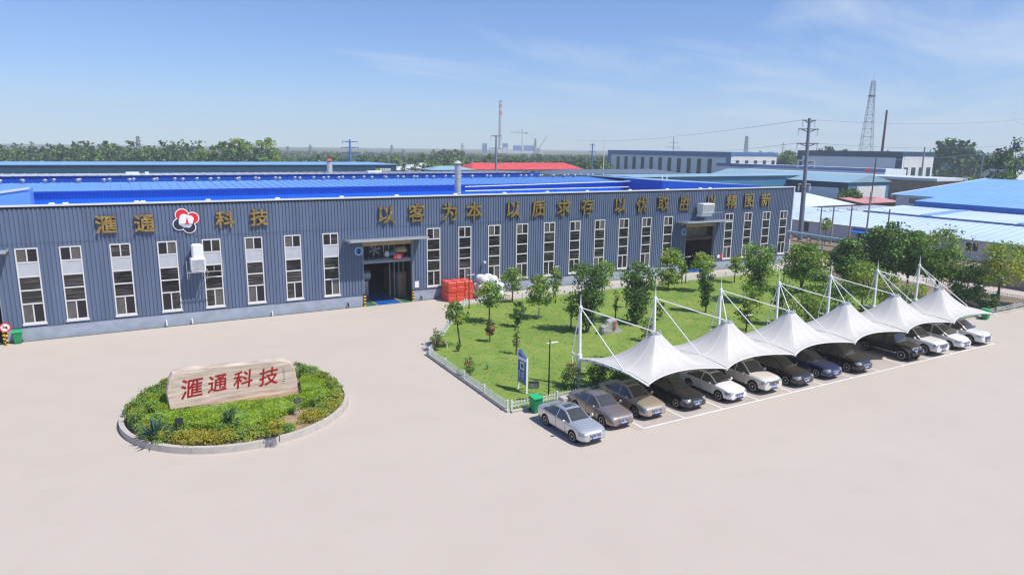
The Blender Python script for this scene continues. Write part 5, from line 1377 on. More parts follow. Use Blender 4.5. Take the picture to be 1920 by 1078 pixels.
# no-horn sign on a striped post at the left edge
c = at(12, 645, 0); root = thing('warning_post', 'black and yellow striped post carrying a round red rimmed sign at the left edge', 'road sign', (c[0] + .15, 64.3, 0))
mb = MB()
for k in range(7): mb.tube((0, 0, k * .18), (0, 0, k * .18 + .1799), .075, .075, 12, k % 2, k == 6)
mb.build('striped_post', [M['yellow'], M['black']], root)
mb = MB(); mb.lathe((0, -.09, 1.48), [(.38, 0), (.38, -.02)], 28, 0, axis='y'); mb.lathe((0, -.111, 1.48), [(.29, 0), (.29, -.006)], 28, 1, axis='y')
mb.prism([(-.16, -.119, 1.45), (-.05, -.119, 1.45), (.14, -.119, 1.36), (.14, -.119, 1.60), (-.05, -.119, 1.52), (-.16, -.119, 1.52)], (0, -.004, 0), 2); mb.prism([(-.22, -.125, 1.66), (-.18, -.125, 1.70), (.22, -.125, 1.30), (.18, -.125, 1.26)], (0, -.004, 0), 0)
mb.build('round_sign', [M['red'], M['white'], M['black']], root)
# height limit gantry between the factory corner and the lawn
g0, g1 = np.array([81.6, 64.6, 4.55]), onx(1612, 455, 82.0)
root = thing('height_gantry', 'pale green overhead pipe gantry with round red rimmed signs at the factory corner', 'gantry', (82, 54.5, 0))
mb = MB(); mb.tube(g0, g1, .17, .17, 12); mb.tube(g0 - np.array([0, 0, .32]), g1 - np.array([0, 0, .32]), .05, .05, 8); mb.build('cross_pipe', M['teal_pale'], root, smooth=True, world=True, auto=40)
for t in (.52, 1.0):
    p = g0 + (g1 - g0) * t
    for s in (-.3, .3): mb = MB(); mb.tube((p[0] + s, p[1], 0), (p[0], p[1], p[2] - .15), .08, .07, 8); mb.build('support_leg', M['duct'], root, world=True)
for t in (.08, .34):
    p = g0 + (g1 - g0) * t; mb = MB(); mb.lathe((p[0] - .2, p[1], p[2] - .55), [(.38, 0), (.38, -.03)], 24, 0, axis='x'); mb.lathe((p[0] - .231, p[1], p[2] - .55), [(.26, 0), (.26, -.008)], 24, 1, axis='x'); mb.build('limit_sign', [M['red'], M['white']], root, world=True)
# boundary wall on the right with posts
root = thing('boundary_wall', 'weathered brown boundary wall with pale coping beyond the access road', 'wall', (91.6, 48, 0))
mb = MB(); mb.box(91.5, 91.75, 30, 64, -.1, 1.9); mb.build('wall_panel', M['brick'], root, world=True)
mb = MB(); mb.box(91.44, 91.81, 30, 64, 1.902, 2.02); mb.build('wall_coping', M['kerb'], root, world=True)
mb = MB()
for y in np.arange(30.5, 64, 3.4): mb.box(91.40, 91.499, y, y + .3, 0, 1.89)
mb.build('pier_row', M['brick'], root, world=True)
s = MB(); s.box(93.6, 93.75, 34, 84, 0, .8); s.box(93.45, 93.9, 34, 84, .803, .92); tag(s.build('low_wall', M['brick']), 'low brown wall running below the pale eastern shed', 'wall')
mb = MB(); mb.tube((96, 40, 1.25), (96, 84, 1.25), .14, .14, 10)
for y in range(42, 84, 6): mb.tube((96, y, 0), (96, y, 1.15), .06, .06, 6)
tag(mb.build('ground_pipe', M['tan']), 'tan pipeline on short legs between the brown wall and the eastern shed', 'pipeline')

# ------------------------------------------------------------------ buildings beyond
def bthing(name, label, cat, x, y): return thing(name, label, cat, (x, y, 0))
def bpart(root, name, m, mb, **k): return mb.build(name, m, root, world=True, **k)
def hip(mb, X0, X1, Y0, Y1, ze, zr, ov=.5, inset=None):
    X0, X1, Y0, Y1 = X0 - ov, X1 + ov, Y0 - ov, Y1 + ov
    if (X1 - X0) > (Y1 - Y0):
        i = (Y1 - Y0) / 2 if inset is None else inset; ym = (Y0 + Y1) / 2; a, b = (X0 + i, ym, zr), (X1 - i, ym, zr)
        mb.add([(X0, Y0, ze), (X1, Y0, ze), (X1, Y1, ze), (X0, Y1, ze), a, b], [(0, 1, 5, 4), (2, 3, 4, 5), (1, 2, 5), (3, 0, 4), (3, 2, 1, 0)])
    else:
        i = (X1 - X0) / 2 if inset is None else inset; xm = (X0 + X1) / 2; a, b = (xm, Y0 + i, zr), (xm, Y1 - i, zr)
        mb.add([(X0, Y0, ze), (X1, Y0, ze), (X1, Y1, ze), (X0, Y1, ze), a, b], [(3, 0, 4, 5), (1, 2, 5, 4), (0, 1, 4), (2, 3, 5), (3, 2, 1, 0)])
# long dark teal shed behind the factory on the left
x1 = ony(743, 310, 232)[0]; zt = ony(600, 309.5, 232)[2]
rt = bthing('long_shed', 'long dark teal shed with blue roof edge behind the factory roofs', 'shed', 0, 232)
mb = MB(); mb.box(-150, x1, 232, 262, 0, zt); bpart(rt, 'wall', M['teal_dark'], mb)
mb = MB(); mb.box(-150.3, x1 + .3, 231.6, 262.3, zt + .003, zt + .22); bpart(rt, 'roof', M['sky_roof'], mb)
a, b = ony(704, 316, 231.9), ony(733, 321, 231.9)
mb = MB(); mb.box(a[0], a[0] + (b[0] - a[0]) * .22, 231.8, 231.95, b[2], a[2], 1)
for row in range(2):
    for k in range(7):
        xx = a[0] + (b[0] - a[0]) * (.27 + .73 * k / 7); h_ = (a[2] - b[2]); z0 = b[2] + h_ * (.06 + .5 * (1 - row)); mb.box(xx, xx + (b[0] - a[0]) * .085, 231.8, 231.95, z0, z0 + h_ * .38, 0)
bpart(rt, 'wall_sign', [M['white'], M['leaf_light']], mb)
# small pale sheds right of it
for (p0, p1, yt, yb, Y, lb_) in ((744, 762, 317, 326, 250, 'small white shed just right of the long dark teal shed'), (764, 790, 314, 324, 262, 'white roofed shed between the two young roadside trees'), (782, 816, 310, 322, 280, 'pale low shed left of the dark poplar grove'), (810, 890, 317, 325, 225, 'low teal shed with pale roof left of the red roofed building')):
    a, b = ony(p0, yt, Y), ony(p1, yt, Y); rt = bthing('small_shed', lb_, 'shed', (a[0] + b[0]) / 2, Y + 4)
    mb = MB(); mb.box(a[0], b[0], Y, Y + 10, 0, a[2] - .4); bpart(rt, 'wall', M['white_wall'] if Y > 230 else M['teal_dark'], mb)
    mb = MB(); hip(mb, a[0], b[0], Y, Y + 10, a[2] - .39, a[2] + .9); bpart(rt, 'roof', M['white_roof'] if Y > 230 else M['teal_pale'], mb)
# red roofed two storey building
Y = 228; a, b = ony(888, 318, Y), ony(1088, 318, Y); zr = ony(985, 305.5, Y + 7)[2]
rt = bthing('red_roof_building', 'white building with red hipped tile roof beyond the factory', 'building', (a[0] + b[0]) / 2, Y)
mb = MB(); mb.box(a[0] + .5, b[0] - .5, Y, Y + 14, 0, a[2] - .05); bpart(rt, 'wall', M['white_wall'], mb)
mb = MB(); hip(mb, a[0], b[0], Y, Y + 14, a[2] - .04, zr, 1.0, 4); bpart(rt, 'roof', M['red_roof'], mb)
for k in range(14):
    x = a[0] + 2 + (b[0] - a[0] - 4) * k / 13; mb = MB(); mb.box(x - .9, x + .9, Y - .12, Y - .02, a[2] - 2.6, a[2] - .8); bpart(rt, 'window', M['tealglass'], mb)
# grey hipped building
Y = 160; a, b = ony(1045, 327, Y), ony(1275, 328.5, Y); zr = ony(1150, 317.5, Y + 6)[2]
rt = bthing('grey_roof_building', 'low pale building with slate grey hipped roof behind the blue roofs', 'building', (a[0] + b[0]) / 2, Y)
mb = MB(); mb.box(a[0] + .5, b[0] - .5, Y, Y + 12, 0, a[2] - .05); bpart(rt, 'wall', M['white_wall'], mb)
mb = MB(); hip(mb, a[0], b[0], Y, Y + 12, a[2] - .04, zr, .8, 7); bpart(rt, 'roof', M['slate_roof'], mb)
for k in range(12):
    x = a[0] + 2 + (b[0] - a[0] - 4) * k / 11; mb = MB(); mb.box(x - .85, x + .85, Y - .12, Y - .02, a[2] - 2.2, a[2] - .5); bpart(rt, 'window', M['tealglass'], mb)
# teal shed close behind the right end of the factory
Y = 126; a, b = ony(1170, 332.5, Y), ony(1500, 334, Y); zr = ony(1280, 326.5, Y + 7)[2]
rt = bthing('teal_shed', 'long teal shed with pale roof right behind the blue gable', 'shed', (a[0] + b[0]) / 2, Y)
mb = MB(); mb.box(a[0], b[0], Y, Y + 14, 0, a[2] - .05); bpart(rt, 'wall', M['teal'], mb)
mb = MB(); mb.prism([(a[0] - .5, Y - .6, a[2] - .04), (a[0] - .5, Y + 7, zr), (a[0] - .5, Y + 14.6, a[2] - .04)], (b[0] - a[0] + 1, 0, 0)); bpart(rt, 'roof', M['teal_pale'], mb)
# two large panelled factories with west fronts in shade
def panelled(name, label, corner, dc, pxl, pxr, m_w, m_s, m_trim, wins_w, wins_s, m_glass, zbase_trim=1.4):
    c = far(corner[0], corner[1], dc); X, Y, Z = c
    yl = onx(pxl[0], pxl[1], X)[1]; xr = ony(pxr[0], pxr[1], Y)[0]
    rt = bthing(name, label, 'factory', X + 8, Y + 10)
    mb = MB(); mb.box(X, xr, Y, yl, 0, Z); bpart(rt, 'wall', m_w, mb)
    mb = MB(); mb.box(X + 1.5, xr - 1.5, Y - .12, Y - .01, 0, Z - 1.5); bpart(rt, 'south_cladding', m_s, mb)
    t = MB()
    t.box(X - .25, X - .01, Y - .3, yl + .3, Z - zbase_trim, Z + .2); t.box(X - .25, X - .01, Y - .3, Y + 2.6, 0, Z - zbase_trim - .002); t.box(X - .25, X - .01, yl - 2.6, yl + .3, 0, Z - zbase_trim - .002)
    t.box(X - .009, xr + .2, Y - .3, Y - .13, Z - zbase_trim * .7, Z + .2); t.box(X + .0, xr + .2, Y - .129, yl + .3, Z + .003, Z + .2)
    bpart(rt, 'trim_frame', m_trim, t)
    n, z0, z1, w, s0, s1 = wins_w
    for k in range(n):
        y = Y + (yl - Y) * (s0 + (s1 - s0) * k / max(1, n - 1)); mb = MB(); mb.box(X - .2, X - .02, y - w / 2, y + w / 2, z0, z1); bpart(rt, 'window', m_glass, mb)
    n, z0, z1, w, s0, s1 = wins_s
    for k in range(n):
        x = X + (xr - X) * (s0 + (s1 - s0) * k / max(1, n - 1)); mb = MB(); mb.box(x - w / 2, x + w / 2, Y - .25, Y - .13, z0, z1); bpart(rt, 'window', m_glass, mb)
panelled('grey_factory', 'grey panelled factory with rows of tall narrow windows and slate blue frame', (1371, 286.5), 330, (1141, 287), (1457, 288), M['grey_wall'], M['white_wall'], M['slate_frame'], (11, 3.5, 11.0, 2.6, .14, .90), (5, 3.5, 10.6, 2.2, .14, .92), M['tealglass'], 2.2)
panelled('teal_frame_factory', 'grey factory with dark teal frame behind the tall steel pole', (1693, 285.5), 300, (1497, 286), (1752, 287), M['grey_wall'], M['white_wall'], M['teal_dark'], (9, 2.6, 5.6, 2.4, .12, .9), (4, 2.2, 9.0, 3.0, .14, .86), M['tealglass'], 2.4)
# long low flat roofed range
c = far(1755, 335, 200); X = c[0]; yl = onx(1440, 327, X)[1]; z = c[2]
rt = bthing('flat_roof_range', 'long low range with white flat roof edge in front of the teal framed factory', 'building', X + 6, c[1] + 30)
mb = MB(); mb.box(X, X + 14, c[1], yl + 20, 0, z - .8); bpart(rt, 'wall', M['brick'], mb)
mb = MB(); mb.box(X - 1.2, X + 15, c[1] - 1, yl + 21, z - .797, z); bpart(rt, 'roof', M['white_roof'], mb)
c = far(1660, 318, 230); X = c[0]
rt = bthing('blue_band_shed', 'low shed with dark blue band and pale doors in front of the teal framed factory', 'shed', X + 5, c[1])
mb = MB(); mb.box(X, X + 12, c[1], c[1] + 75, 0, c[2]); bpart(rt, 'wall', M['grey_wall'], mb)
mb = MB(); mb.box(X - .2, X - .01, c[1] - .2, c[1] + 75, c[2] - 1.0, c[2] + .2); bpart(rt, 'blue_band', M['slate_frame'], mb)
# teal shed with the big white door
c = far(1592, 335, 170); X, Y, Z = c; yl = onx(1482, 330, X)[1]; xr = ony(1668, 338, Y)[0]
rt = bthing('teal_door_shed', 'teal shed with large white sliding door facing the yard on the right', 'shed', X + 8, Y + 8)
mb = MB(); mb.box(X, xr, Y, yl + 30, 0, Z - 1.0, 0); mb.quad((X - .02, Y, .1), (X - .02, yl + 30, .1), (X - .02, yl + 30, Z - 1.0), (X - .02, Y, Z - 1.0), 1); bpart(rt, 'wall', [M['teal'], M['teal_dark']], mb)  # darker teal sheet paints the shade onto the west face
mb = MB(); mb.prism([(X - .6, Y - .5, Z - .99), ((X + xr) / 2, Y - .5, Z + .9), (xr + .6, Y - .5, Z - .99)], (0, yl - Y + 30, 0)); bpart(rt, 'roof', M['teal_pale'], mb)
a, b = ony(1606, 350, Y), ony(1657, 376, Y); mb = MB(); mb.box(a[0], b[0], Y - .15, Y - .01, max(.1, b[2]), a[2]); bpart(rt, 'sliding_door', M['white_wall'], mb)
a, b = onx(1515, 349, X), onx(1572, 364, X); mb = MB(); mb.box(X - .12, X - .03, b[1], a[1], 1.5, a[2]); bpart(rt, 'pale_panel', M['grey_wall'], mb)
# pale eastern sheds along the boundary
rt = bthing('eastern_shed', 'long pale eastern shed with white wall and pale blue roof beyond the boundary', 'shed', 114, 64)
mb = MB(); mb.box(110, 121.5, 20, 94, 0, 3.08); bpart(rt, 'wall', M['white_wall'], mb)
mb = ribbed_roof(0, 74, 0, 0, 1, 1, 1.0); R2 = MB()
for q, f in zip([0], [0]): pass
def ew_roof(X0, z0, X1, z1, Y0, Y1, pitch, rib=.05):
    mb = MB(); n = int((Y1 - Y0) / pitch)
    for k in range(n):
        a = Y0 + (Y1 - Y0) * k / n; b = Y0 + (Y1 - Y0) * (k + 1) / n; w = .14
        mb.quad((X0, a, z0), (X1, a, z1), (X1, b - w, z1), (X0, b - w, z0)); mb.quad((X0, b - w, z0), (X1, b - w, z1), (X1, b - w / 2, z1 + rib), (X0, b - w / 2, z0 + rib)); mb.quad((X0, b - w / 2, z0 + rib), (X1, b - w / 2, z1 + rib), (X1, b, z1), (X0, b, z0))
    return mb
bpart(rt, 'roof', M['pale_roof'], ew_roof(109.6, 3.10, 122, 4.62, 19.8, 94.2, 1.4))
for px, py, w_, h_ in ((1822, 463, 1.6, 1.1), (1912, 473, 2.2, 1.3), (1509, 425, 1.6, 1.6), (1700, 446, 1.4, 1.0)):
    c = onx(px, py, 109.99); mb = MB(); mb.box(109.90, 109.985, c[1] - w_ / 2, c[1] + w_ / 2, c[2] - h_ / 2, c[2] + h_ / 2); bpart(rt, 'window', M['tealglass'], mb)
c = onx(1622, 431, 109.9); mb = MB(); mb.prism([(109.98, c[1] - 2.2, 2.7), (108.6, c[1] - 2.2, 2.2), (108.6, c[1] - 2.2, 2.12), (109.98, c[1] - 2.2, 2.62)], (0, 4.4, 0)); bpart(rt, 'awning', M['royal'], mb)
mb = MB(); mb.box(109.9, 109.985, c[1] - 1.6, c[1] + 1.2, .2, 2.0); bpart(rt, 'door', M['rust'], mb)
rt = bthing('pale_striped_shed', 'middle shed with pale blue striped roof and dark gutter behind the eastern shed', 'shed', 128, 50)
mb = MB(); mb.box(122.3, 134.9, 16, 80, 0, 4.9); bpart(rt, 'wall', M['white_wall'], mb)
mb = MB(); mb.box(121.9, 122.28, 16, 80, 4.3, 4.88); bpart(rt, 'gutter', M['slate_frame'], mb)
bpart(rt, 'roof', M['pale_roof'], ew_roof(122.0, 4.90, 135.0, 5.42, 15.8, 80.2, 1.4))
mb = MB(); r = random.Random(31)
for k in range(4):
    y = 22 + k * 15.2; mb.prism([(122.3, y, 4.98), (134.6, y, 5.47), (134.6, y + 2.0, 5.47), (122.3, y + 2.0, 4.98)], (0, 0, .03))
bpart(rt, 'translucent_strip', M['sky_roof'], mb)
rt = bthing('royal_fascia_shed', 'big light blue roof with royal blue fascia at the right edge', 'shed', 144, 40)
mb = MB(); mb.box(135.3, 168, 10, 78, 0, 6.2); bpart(rt, 'wall', M['white_wall'], mb)
mb = MB(); mb.box(135.05, 135.29, 10, 78.2, 5.36, 6.40); bpart(rt, 'fascia', M['royal'], mb)
bpart(rt, 'roof', M['sky_roof'], ew_roof(135.0, 6.42, 168, 8.6, 9.8, 78.2, 2.0))
for y in (30, 52):
    mb = MB(); mb.bbox(150, 156, y, y + 8, 7.2, 9.0, .1); bpart(rt, 'roof_monitor', M['royal'], mb); 
rt = bthing('white_gable_shed', 'white walled shed with light blue roof behind the royal fascia', 'shed', 160, 85)
ez = onx(1725, 368, 147)[2]
mb = MB(); mb.box(147.5, 178, 60, 89.5, 0, ez - .05); bpart(rt, 'wall', M['white_wall'], mb)
bpart(rt, 'roof', M['sky_roof'], ew_roof(147, ez, 185, 9.6, 59, 90.2, 2.0))
mb = MB(); mb.prism([(147, 90.2, ez - .5), (185, 90.2, 9.1), (185, 90.2, 9.75), (147, 90.2, ez + .12)], (0, .3, 0)); bpart(rt, 'verge', M['white_roof'], mb)
c = onx(1732, 369, 147.4); mb = MB(); mb.box(147.4, 147.49, c[1] - 3, c[1] + 3, ez - 1.6, ez - .6); bpart(rt, 'window', M['tealglass'], mb)
rt = bthing('white_hip_shed', 'white hipped shed roof left of the tall steel pole', 'shed', 134, 98)
a = far(1510, 384, 150); mb = MB(); mb.box(124, 140, 95, 116, 0, 4.3); bpart(rt, 'wall', M['white_wall'], mb)
mb = MB(); hip(mb, 124, 140, 95, 116, 4.32, 6.6, .8, 6); bpart(rt, 'roof', M['white_roof'], mb)
rt = bthing('flat_grey_shed', 'low grey blue flat roofed shed beside the scrap heap', 'shed', 128, 84)
mb = MB(); mb.box(123, 141, 81, 90, 0, 4.2); bpart(rt, 'wall', M['brick'], mb)
mb = MB(); mb.box(122.4, 141.6, 80.4, 90.6, 4.203, 4.45); bpart(rt, 'roof', M['grey_roof'], mb)
rt = bthing('pink_roof_shed', 'small shed with faded pink roof below the teal shed door', 'shed', 150, 98)
c = far(1630, 372, 158); mb = MB(); mb.box(c[0] - 7, c[0] + 6, c[1] - 3, c[1] + 2, 0, c[2] - .8); bpart(rt, 'wall', M['brick'], mb)
mb = MB(); mb.prism([(c[0] - 7.5, c[1] - 3.5, c[2] - .79), (c[0] + 6.5, c[1] - 3.5, c[2] - .79), (c[0] + 6.5, c[1] + 2.5, c[2]), (c[0] - 7.5, c[1] + 2.5, c[2])], (0, 0, .12)); bpart(rt, 'roof', M['pink_roof'], mb)
rt = bthing('blue_band_hall', 'distant pale hall with blue eaves band right of the teal framed factory', 'hall', 380, 185)
c = far(1760, 308, 380); e = far(1852, 309, 380); X = c[0]
mb = MB(); mb.box(X, X + 30, e[1] - 22, c[1], 0, c[2] - 1.6); bpart(rt, 'wall', M['grey_wall'], mb)
mb = MB(); mb.box(X - .3, X + 30, e[1] - 22.3, c[1] + .3, c[2] - 1.597, c[2]); bpart(rt, 'eaves_band', M['slate_frame'], mb)
for k in range(5):
    y = e[1] - 18 + k * 12; mb = MB(); mb.box(X - .2, X - .02, y, y + 5, c[2] - 4.6, c[2] - 2.8); bpart(rt, 'window', M['tealglass'], mb)
# scrap beside the flat shed
r = random.Random(17); root = thing('scrap_heap', 'jumbled heap of grey scrap between the pale sheds', 'scrap heap', (117, 79, 0))
for k in range(26):
    mb = MB(); s = r.uniform(.3, .9); mb.bbox(-s, s, -s * .6, s * .6, -s * .4, s * .4, .05)
    o = mb.build('scrap_piece', M[r.choice(('galv', 'white', 'rust', 'duct', 'tan'))], root); o.location = (r.uniform(7, 20), r.uniform(-7, 3), 4.9 if False else r.uniform(.3, 4.4)); o.rotation_euler = (r.uniform(-.6, .6), r.uniform(-.6, .6), r.uniform(0, 3))

# ------------------------------------------------------------------ power plant on the skyline
c = far(938, 275, 1700); tz = far(938, 190, 1700)[2]
root = thing('plant_chimney', 'tall grey chimney with red and white bands on the skyline', 'chimney', (c[0], c[1], 0))
mb = MB(); r0, r1 = 5.2, 3.9
segs = [(0, .72, 0), (.72, .80, 1), (.80, .87, 0), (.87, .93, 1), (.93, .975, 0)]
for a, b, m_ in segs: mb.tube((0, 0, tz * a), (0, 0, tz * b), r0 + (r1 - r0) * a, r0 + (r1 - r0) * b, 20, m_)
mb.build('shaft', [M['chim'], M['chim_red']], root, smooth=True, auto=40)
mb = MB(); mb.tube((0, 0, tz * .975), (0, 0, tz), 2.9, 2.7, 16); mb.build('flue_tip', M['black'], root)
root = thing('power_plant', 'distant white and blue power plant below the chimney', 'power plant', (c[0], c[1], 0))
def slab(px0, px1, yt, d0, depth, m_, name, zb=0):
    a, b = far(px0, yt, d0), far(px1, yt, d0); d = (b - a); d[2] = 0; nrm = np.array([-d[1], d[0], 0]) / np.linalg.norm(d) * depth
    mb = MB(); mb.prism([(p[0], p[1], zb) for p in (a, b, b + nrm, a + nrm)], (0, 0, a[2] - zb)); mb.build(name, M[m_], root, world=True)
slab(934, 950, 277, 1690, 30, 'white_wall', 'turbine_hall'); slab(950, 1018, 283, 1680, 40, 'white_wall', 'turbine_hall')
slab(934, 952, 269, 1720, 20, 'plant_blue', 'boiler_frame'); slab(962, 979, 273, 1720, 25, 'plant_blue', 'boiler_frame'); slab(982, 1002, 273, 1720, 25, 'plant_blue', 'boiler_frame'); slab(904, 913, 269, 1750, 14, 'slate_frame', 'cooling_block')
def crane(px, yt, yb, d, l, r_, label):
    b, t = far(px, yb, d), far(px, yt, d); root = thing('tower_crane', label, 'crane', (b[0], b[1], 0)); h = t[2]; s = d / FPX
    mb = MB(); mb.tube((0, 0, 0), (0, 0, h), 1.0, .8, 4); mb.build('tower', M['pole'], root)
    dirv = _R * np.array([1, 1, 0]); dirv /= np.linalg.norm(dirv); zj = far(px, yt + 6, d)[2]
    mb = MB(); mb.tube(-dirv * l * s + np.array([0, 0, zj]), dirv * r_ * s + np.array([0, 0, zj]), .8, .8, 4); mb.tube((0, 0, h), -dirv * l * s * .7 + np.array([0, 0, zj]), .25, .25, 4); mb.build('jib', M['pole'], root)
    mb = MB(); mb.box(-2, 2, -2, 2, zj - 3, zj); mb.v = [(p[0] + dirv[0] * r_ * s * .9, p[1] + dirv[1] * r_ * s * .9, p[2]) for p in mb.v]; mb.build('counterweight', M['pole'], root)
crane(978.5, 243, 285, 1660, 21, 9, 'thin tower crane above the blue boiler frames')
b, t = far(1010, 279, 1640), far(1027, 254, 1640); mb = MB(); mb.tube(b, t, 1.1, .5, 4); mb.box(b[0] - 3, b[0] + 3, b[1] - 3, b[1] + 3, 0, b[2]); tag(mb.build('mobile_crane', M['pole']), 'slanting lattice boom of a mobile crane at the right of the power plant', 'crane')

# ------------------------------------------------------------------ masts, poles, pylons, wires
def lattice(name, label, cat, px, yt, yb, dist, wb_, wt_, arms=(), levels=10, rt_=.09, group=None, m_='pole', plat=None):
    b, t = far(px, yb, dist), far(px, yt, dist); h = t[2]; root = thing(name, label, cat, (b[0], b[1], 0), 0.35, group)
    mb = MB(); w = lambda z: wb_ / 2 + (wt_ / 2 - wb_ / 2) * min(1, (z / h) ** .85)
    zs = [h * (1 - (1 - k / levels) ** 1.25) for k in range(levels + 1)]
    cs = [(-1, -1), (1, -1), (1, 1), (-1, 1)]
    for a, z in zip(zs[:-1], zs[1:]):
        for k in range(4):
            p, q = cs[k], cs[(k + 1) % 4]; wa, wz = w(a), w(z)
            mb.tube((p[0] * wa, p[1] * wa, a), (p[0] * wz, p[1] * wz, z), rt_, rt_, 4, 0, False)
            mb.tube((p[0] * wa, p[1] * wa, a), (q[0] * wz, q[1] * wz, z), rt_ * .6, rt_ * .6, 4, 0, False); mb.tube((q[0] * wa, q[1] * wa, a), (p[0] * wz, p[1] * wz, z), rt_ * .6, rt_ * .6, 4, 0, False)
            mb.tube((p[0] * wz, p[1] * wz, z), (q[0] * wz, q[1] * wz, z), rt_ * .6, rt_ * .6, 4, 0, False)
    mb.build('lattice_mast', M[m_], root)
    for f_, l in arms:
        z = h * f_; mb = MB()
        mb.prism([(-l, -.15, z), (l, -.15, z), (0, -.15, z + l * .22)], (0, .3, 0)); mb.build('cross_arm', M[m_], root)
    if plat:
        mb = MB(); z = h * plat; mb.lathe((0, 0, z), [(wt_ * .9, 0), (wt_ * 1.15, .3), (wt_ * 1.15, 1.0), (wt_ * 1.05, 1.0)], 12)
        for k in range(10): t_ = k * .628; mb.tube((wt_ * 1.1 * math.cos(t_), wt_ * 1.1 * math.sin(t_), z), (wt_ * 1.1 * math.cos(t_), wt_ * 1.1 * math.sin(t_), z + 1.3), .06, .06, 4)
        mb.tube((0, 0, h), (0, 0, h + 6), .1, .04, 6); mb.build('platform', M[m_], root)
    return root
lattice('telecom_tower', 'tall lattice telecom tower with platform at the right', 'tower', 1623, 155, 285, 440, 9.2, 1.9, (), 14, .12, plat=.84)
PY = [(262, 256, 480, 'lattice pylon above the woods at the left', 4.2), (541, 275, 900, 'distant lattice pylon right of the bright trees', 5), (583, 272, 850, 'distant lattice pylon left of the pole with black crossarms', 5), (735, 272, 900, 'distant lattice pylon over the long dark teal shed end', 5),
      (757, 280, 800, 'smaller lattice pylon right of the teal shed end', 4), (867, 269, 1100, 'far lattice pylon left of the power plant', 6), (1003, 260, 1000, 'lattice pylon at the right of the boiler frames', 5), (1397, 256, 420, 'lattice pylon on top of the grey factory line', 3)]
for px, yt, d_, l_, wb_ in PY: lattice('lattice_pylon', l_, 'pylon', px, yt, 300, d_, wb_, 1.2, ((.70, wb_ * .9), (.82, wb_ * .75), (.94, wb_ * .6)), 8, .03 + d_ * .00022, 'lattice pylons on the skyline')
def pole(name, label, px, yt, dist, r_, arms, m_='pole', yb=300, group=None, xy=None, ang=0.0):
    b, t = far(px, yb, dist), far(px, yt, dist); root = thing(name, label, 'power pole', (b[0], b[1], 0), ang, group); h = t[2]
    mb = MB(); mb.tube((0, 0, -.3), (0, 0, h), r_ * 1.3, r_ * .75, 12); mb.build('shaft', M[m_], root, smooth=True, auto=40)
    for f_, l in arms:
        mb = MB(); z = h * f_; mb.tube((-l, 0, z + .12), (l, 0, z + .12), r_ * .36, r_ * .36, 6); mb.tube((0, 0, z - .35), (-l * .7, 0, z + .1), r_ * .15, r_ * .15, 5); mb.tube((0, 0, z - .35), (l * .7, 0, z + .1), r_ * .15, r_ * .15, 5)
        for s in (-1, 1): mb.tube((s * l * .95, 0, z + .1), (s * l * .95, 0, z - .9), r_ * .16, r_ * .16, 6)
        mb.build('cross_arm', M[m_], root)
    return root
# big steel pole by the factory corner (leaning a little as in the photograph)
b = np.array([104.4, 79.8, 0.0]); t = onx(1518, 222, 104.9)
root = thing('steel_pole', 'tall grey steel power pole with crossarms by the factory corner', 'power pole', b)
mb = MB(); d_ = t - b; mb.tube((0, 0, -.2), d_ * .45, .46, .37, 16); mb.tube(d_ * .45, d_, .34, .24, 16); mb.lathe(tuple(d_ * .44), [(.42, -.1), (.46, 0), (.46, .15), (.38, .2)], 16); mb.lathe((0, 0, 0), [(.9, 0), (.9, .1), (.66, .12)], 16)
mb.build('shaft', M['pole'], root, smooth=True, auto=40)
ax = np.array([.80, -.60, 0])
for f_, l in ((.985, 1.1), (.915, 1.7), (.80, 1.8), (.66, 1.5), (.47, 1.0)):
    p = d_ * f_; mb = MB(); mb.tube(p - ax * l, p + ax * l, .15, .15, 6); mb.tube(p - np.array([0, 0, .6]), p + ax * l * .8, .08, .08, 5); mb.tube(p - np.array([0, 0, .6]), p - ax * l * .8, .08, .08, 5); mb.build('cross_arm', M['pole'], root)
    for s in (-1, 1):
        q = p + ax * l * .92 * s; mb = MB()
        for k in range(5): mb.lathe((q[0], q[1], q[2] - .25 - k * .22), [(.08, 0), (.18, .03), (.08, .14)], 8)
        mb.build('insulator', M['white'], root, smooth=True)
PTOP = b + d_
pole('street_pole', 'dark pole with four broad crossarms standing behind the long teal shed', 657, 262, 265, .42, ((.95, 3.0), (.825, 3.4), (.71, 3.2), (.58, 3.4)), 'slate_frame', ang=-.5)
pole('street_pole', 'grey pole with crossarms in front of the power plant chimney', 930, 254, 200, .30, ((.985, 1.6), (.80, 2.0), (.58, 2.2)), 'duct', ang=-.5)
pole('street_pole', 'dark pole with short arms left of the grey factory', 1110, 270, 240, .25, ((.98, .8), (.84, 1.2), (.70, 1.3)), 'slate_frame', ang=-.5)
pole('street_pole', 'plain thin pole beside the grey factory end', 1132, 258, 260, .16, (), 'grey_wall', ang=-.5)
pole('street_pole', 'thin pole with two arms above the grey factory roof', 1261, 258, 420, .25, ((.86, 3), (.74, 4)), 'pole', ang=-.5)
pole('street_pole', 'tall rusty pole rising behind the teal framed factory', 1652, 208, 320, .55, (), 'rust')
pole('street_pole', 'thin dark pole before the light end of the teal framed factory', 1731, 276, 230, .28, (), 'duct')
pole('street_pole', 'pale pole in front of the trees at the far right', 1842, 286, 180, .28, ((.96, .6),), 'pole')
pole('street_pole', 'thin pole with three small arms right of the grey factory', 1466, 268, 420, .25, ((.95, 1.5), (.85, 2)), 'pole')
c = far(1633, 372, 150); root = thing('flag_pole', 'rusty slanting flag pole with a small red flag in front of the teal shed', 'flag pole', (c[0], c[1], 0))
t = far(1643, 297, 150) - np.array([c[0], c[1], 0]); mb = MB(); mb.tube((0, 0, 0), t, .16, .12, 8); mb.build('shaft', M['rust'], root)
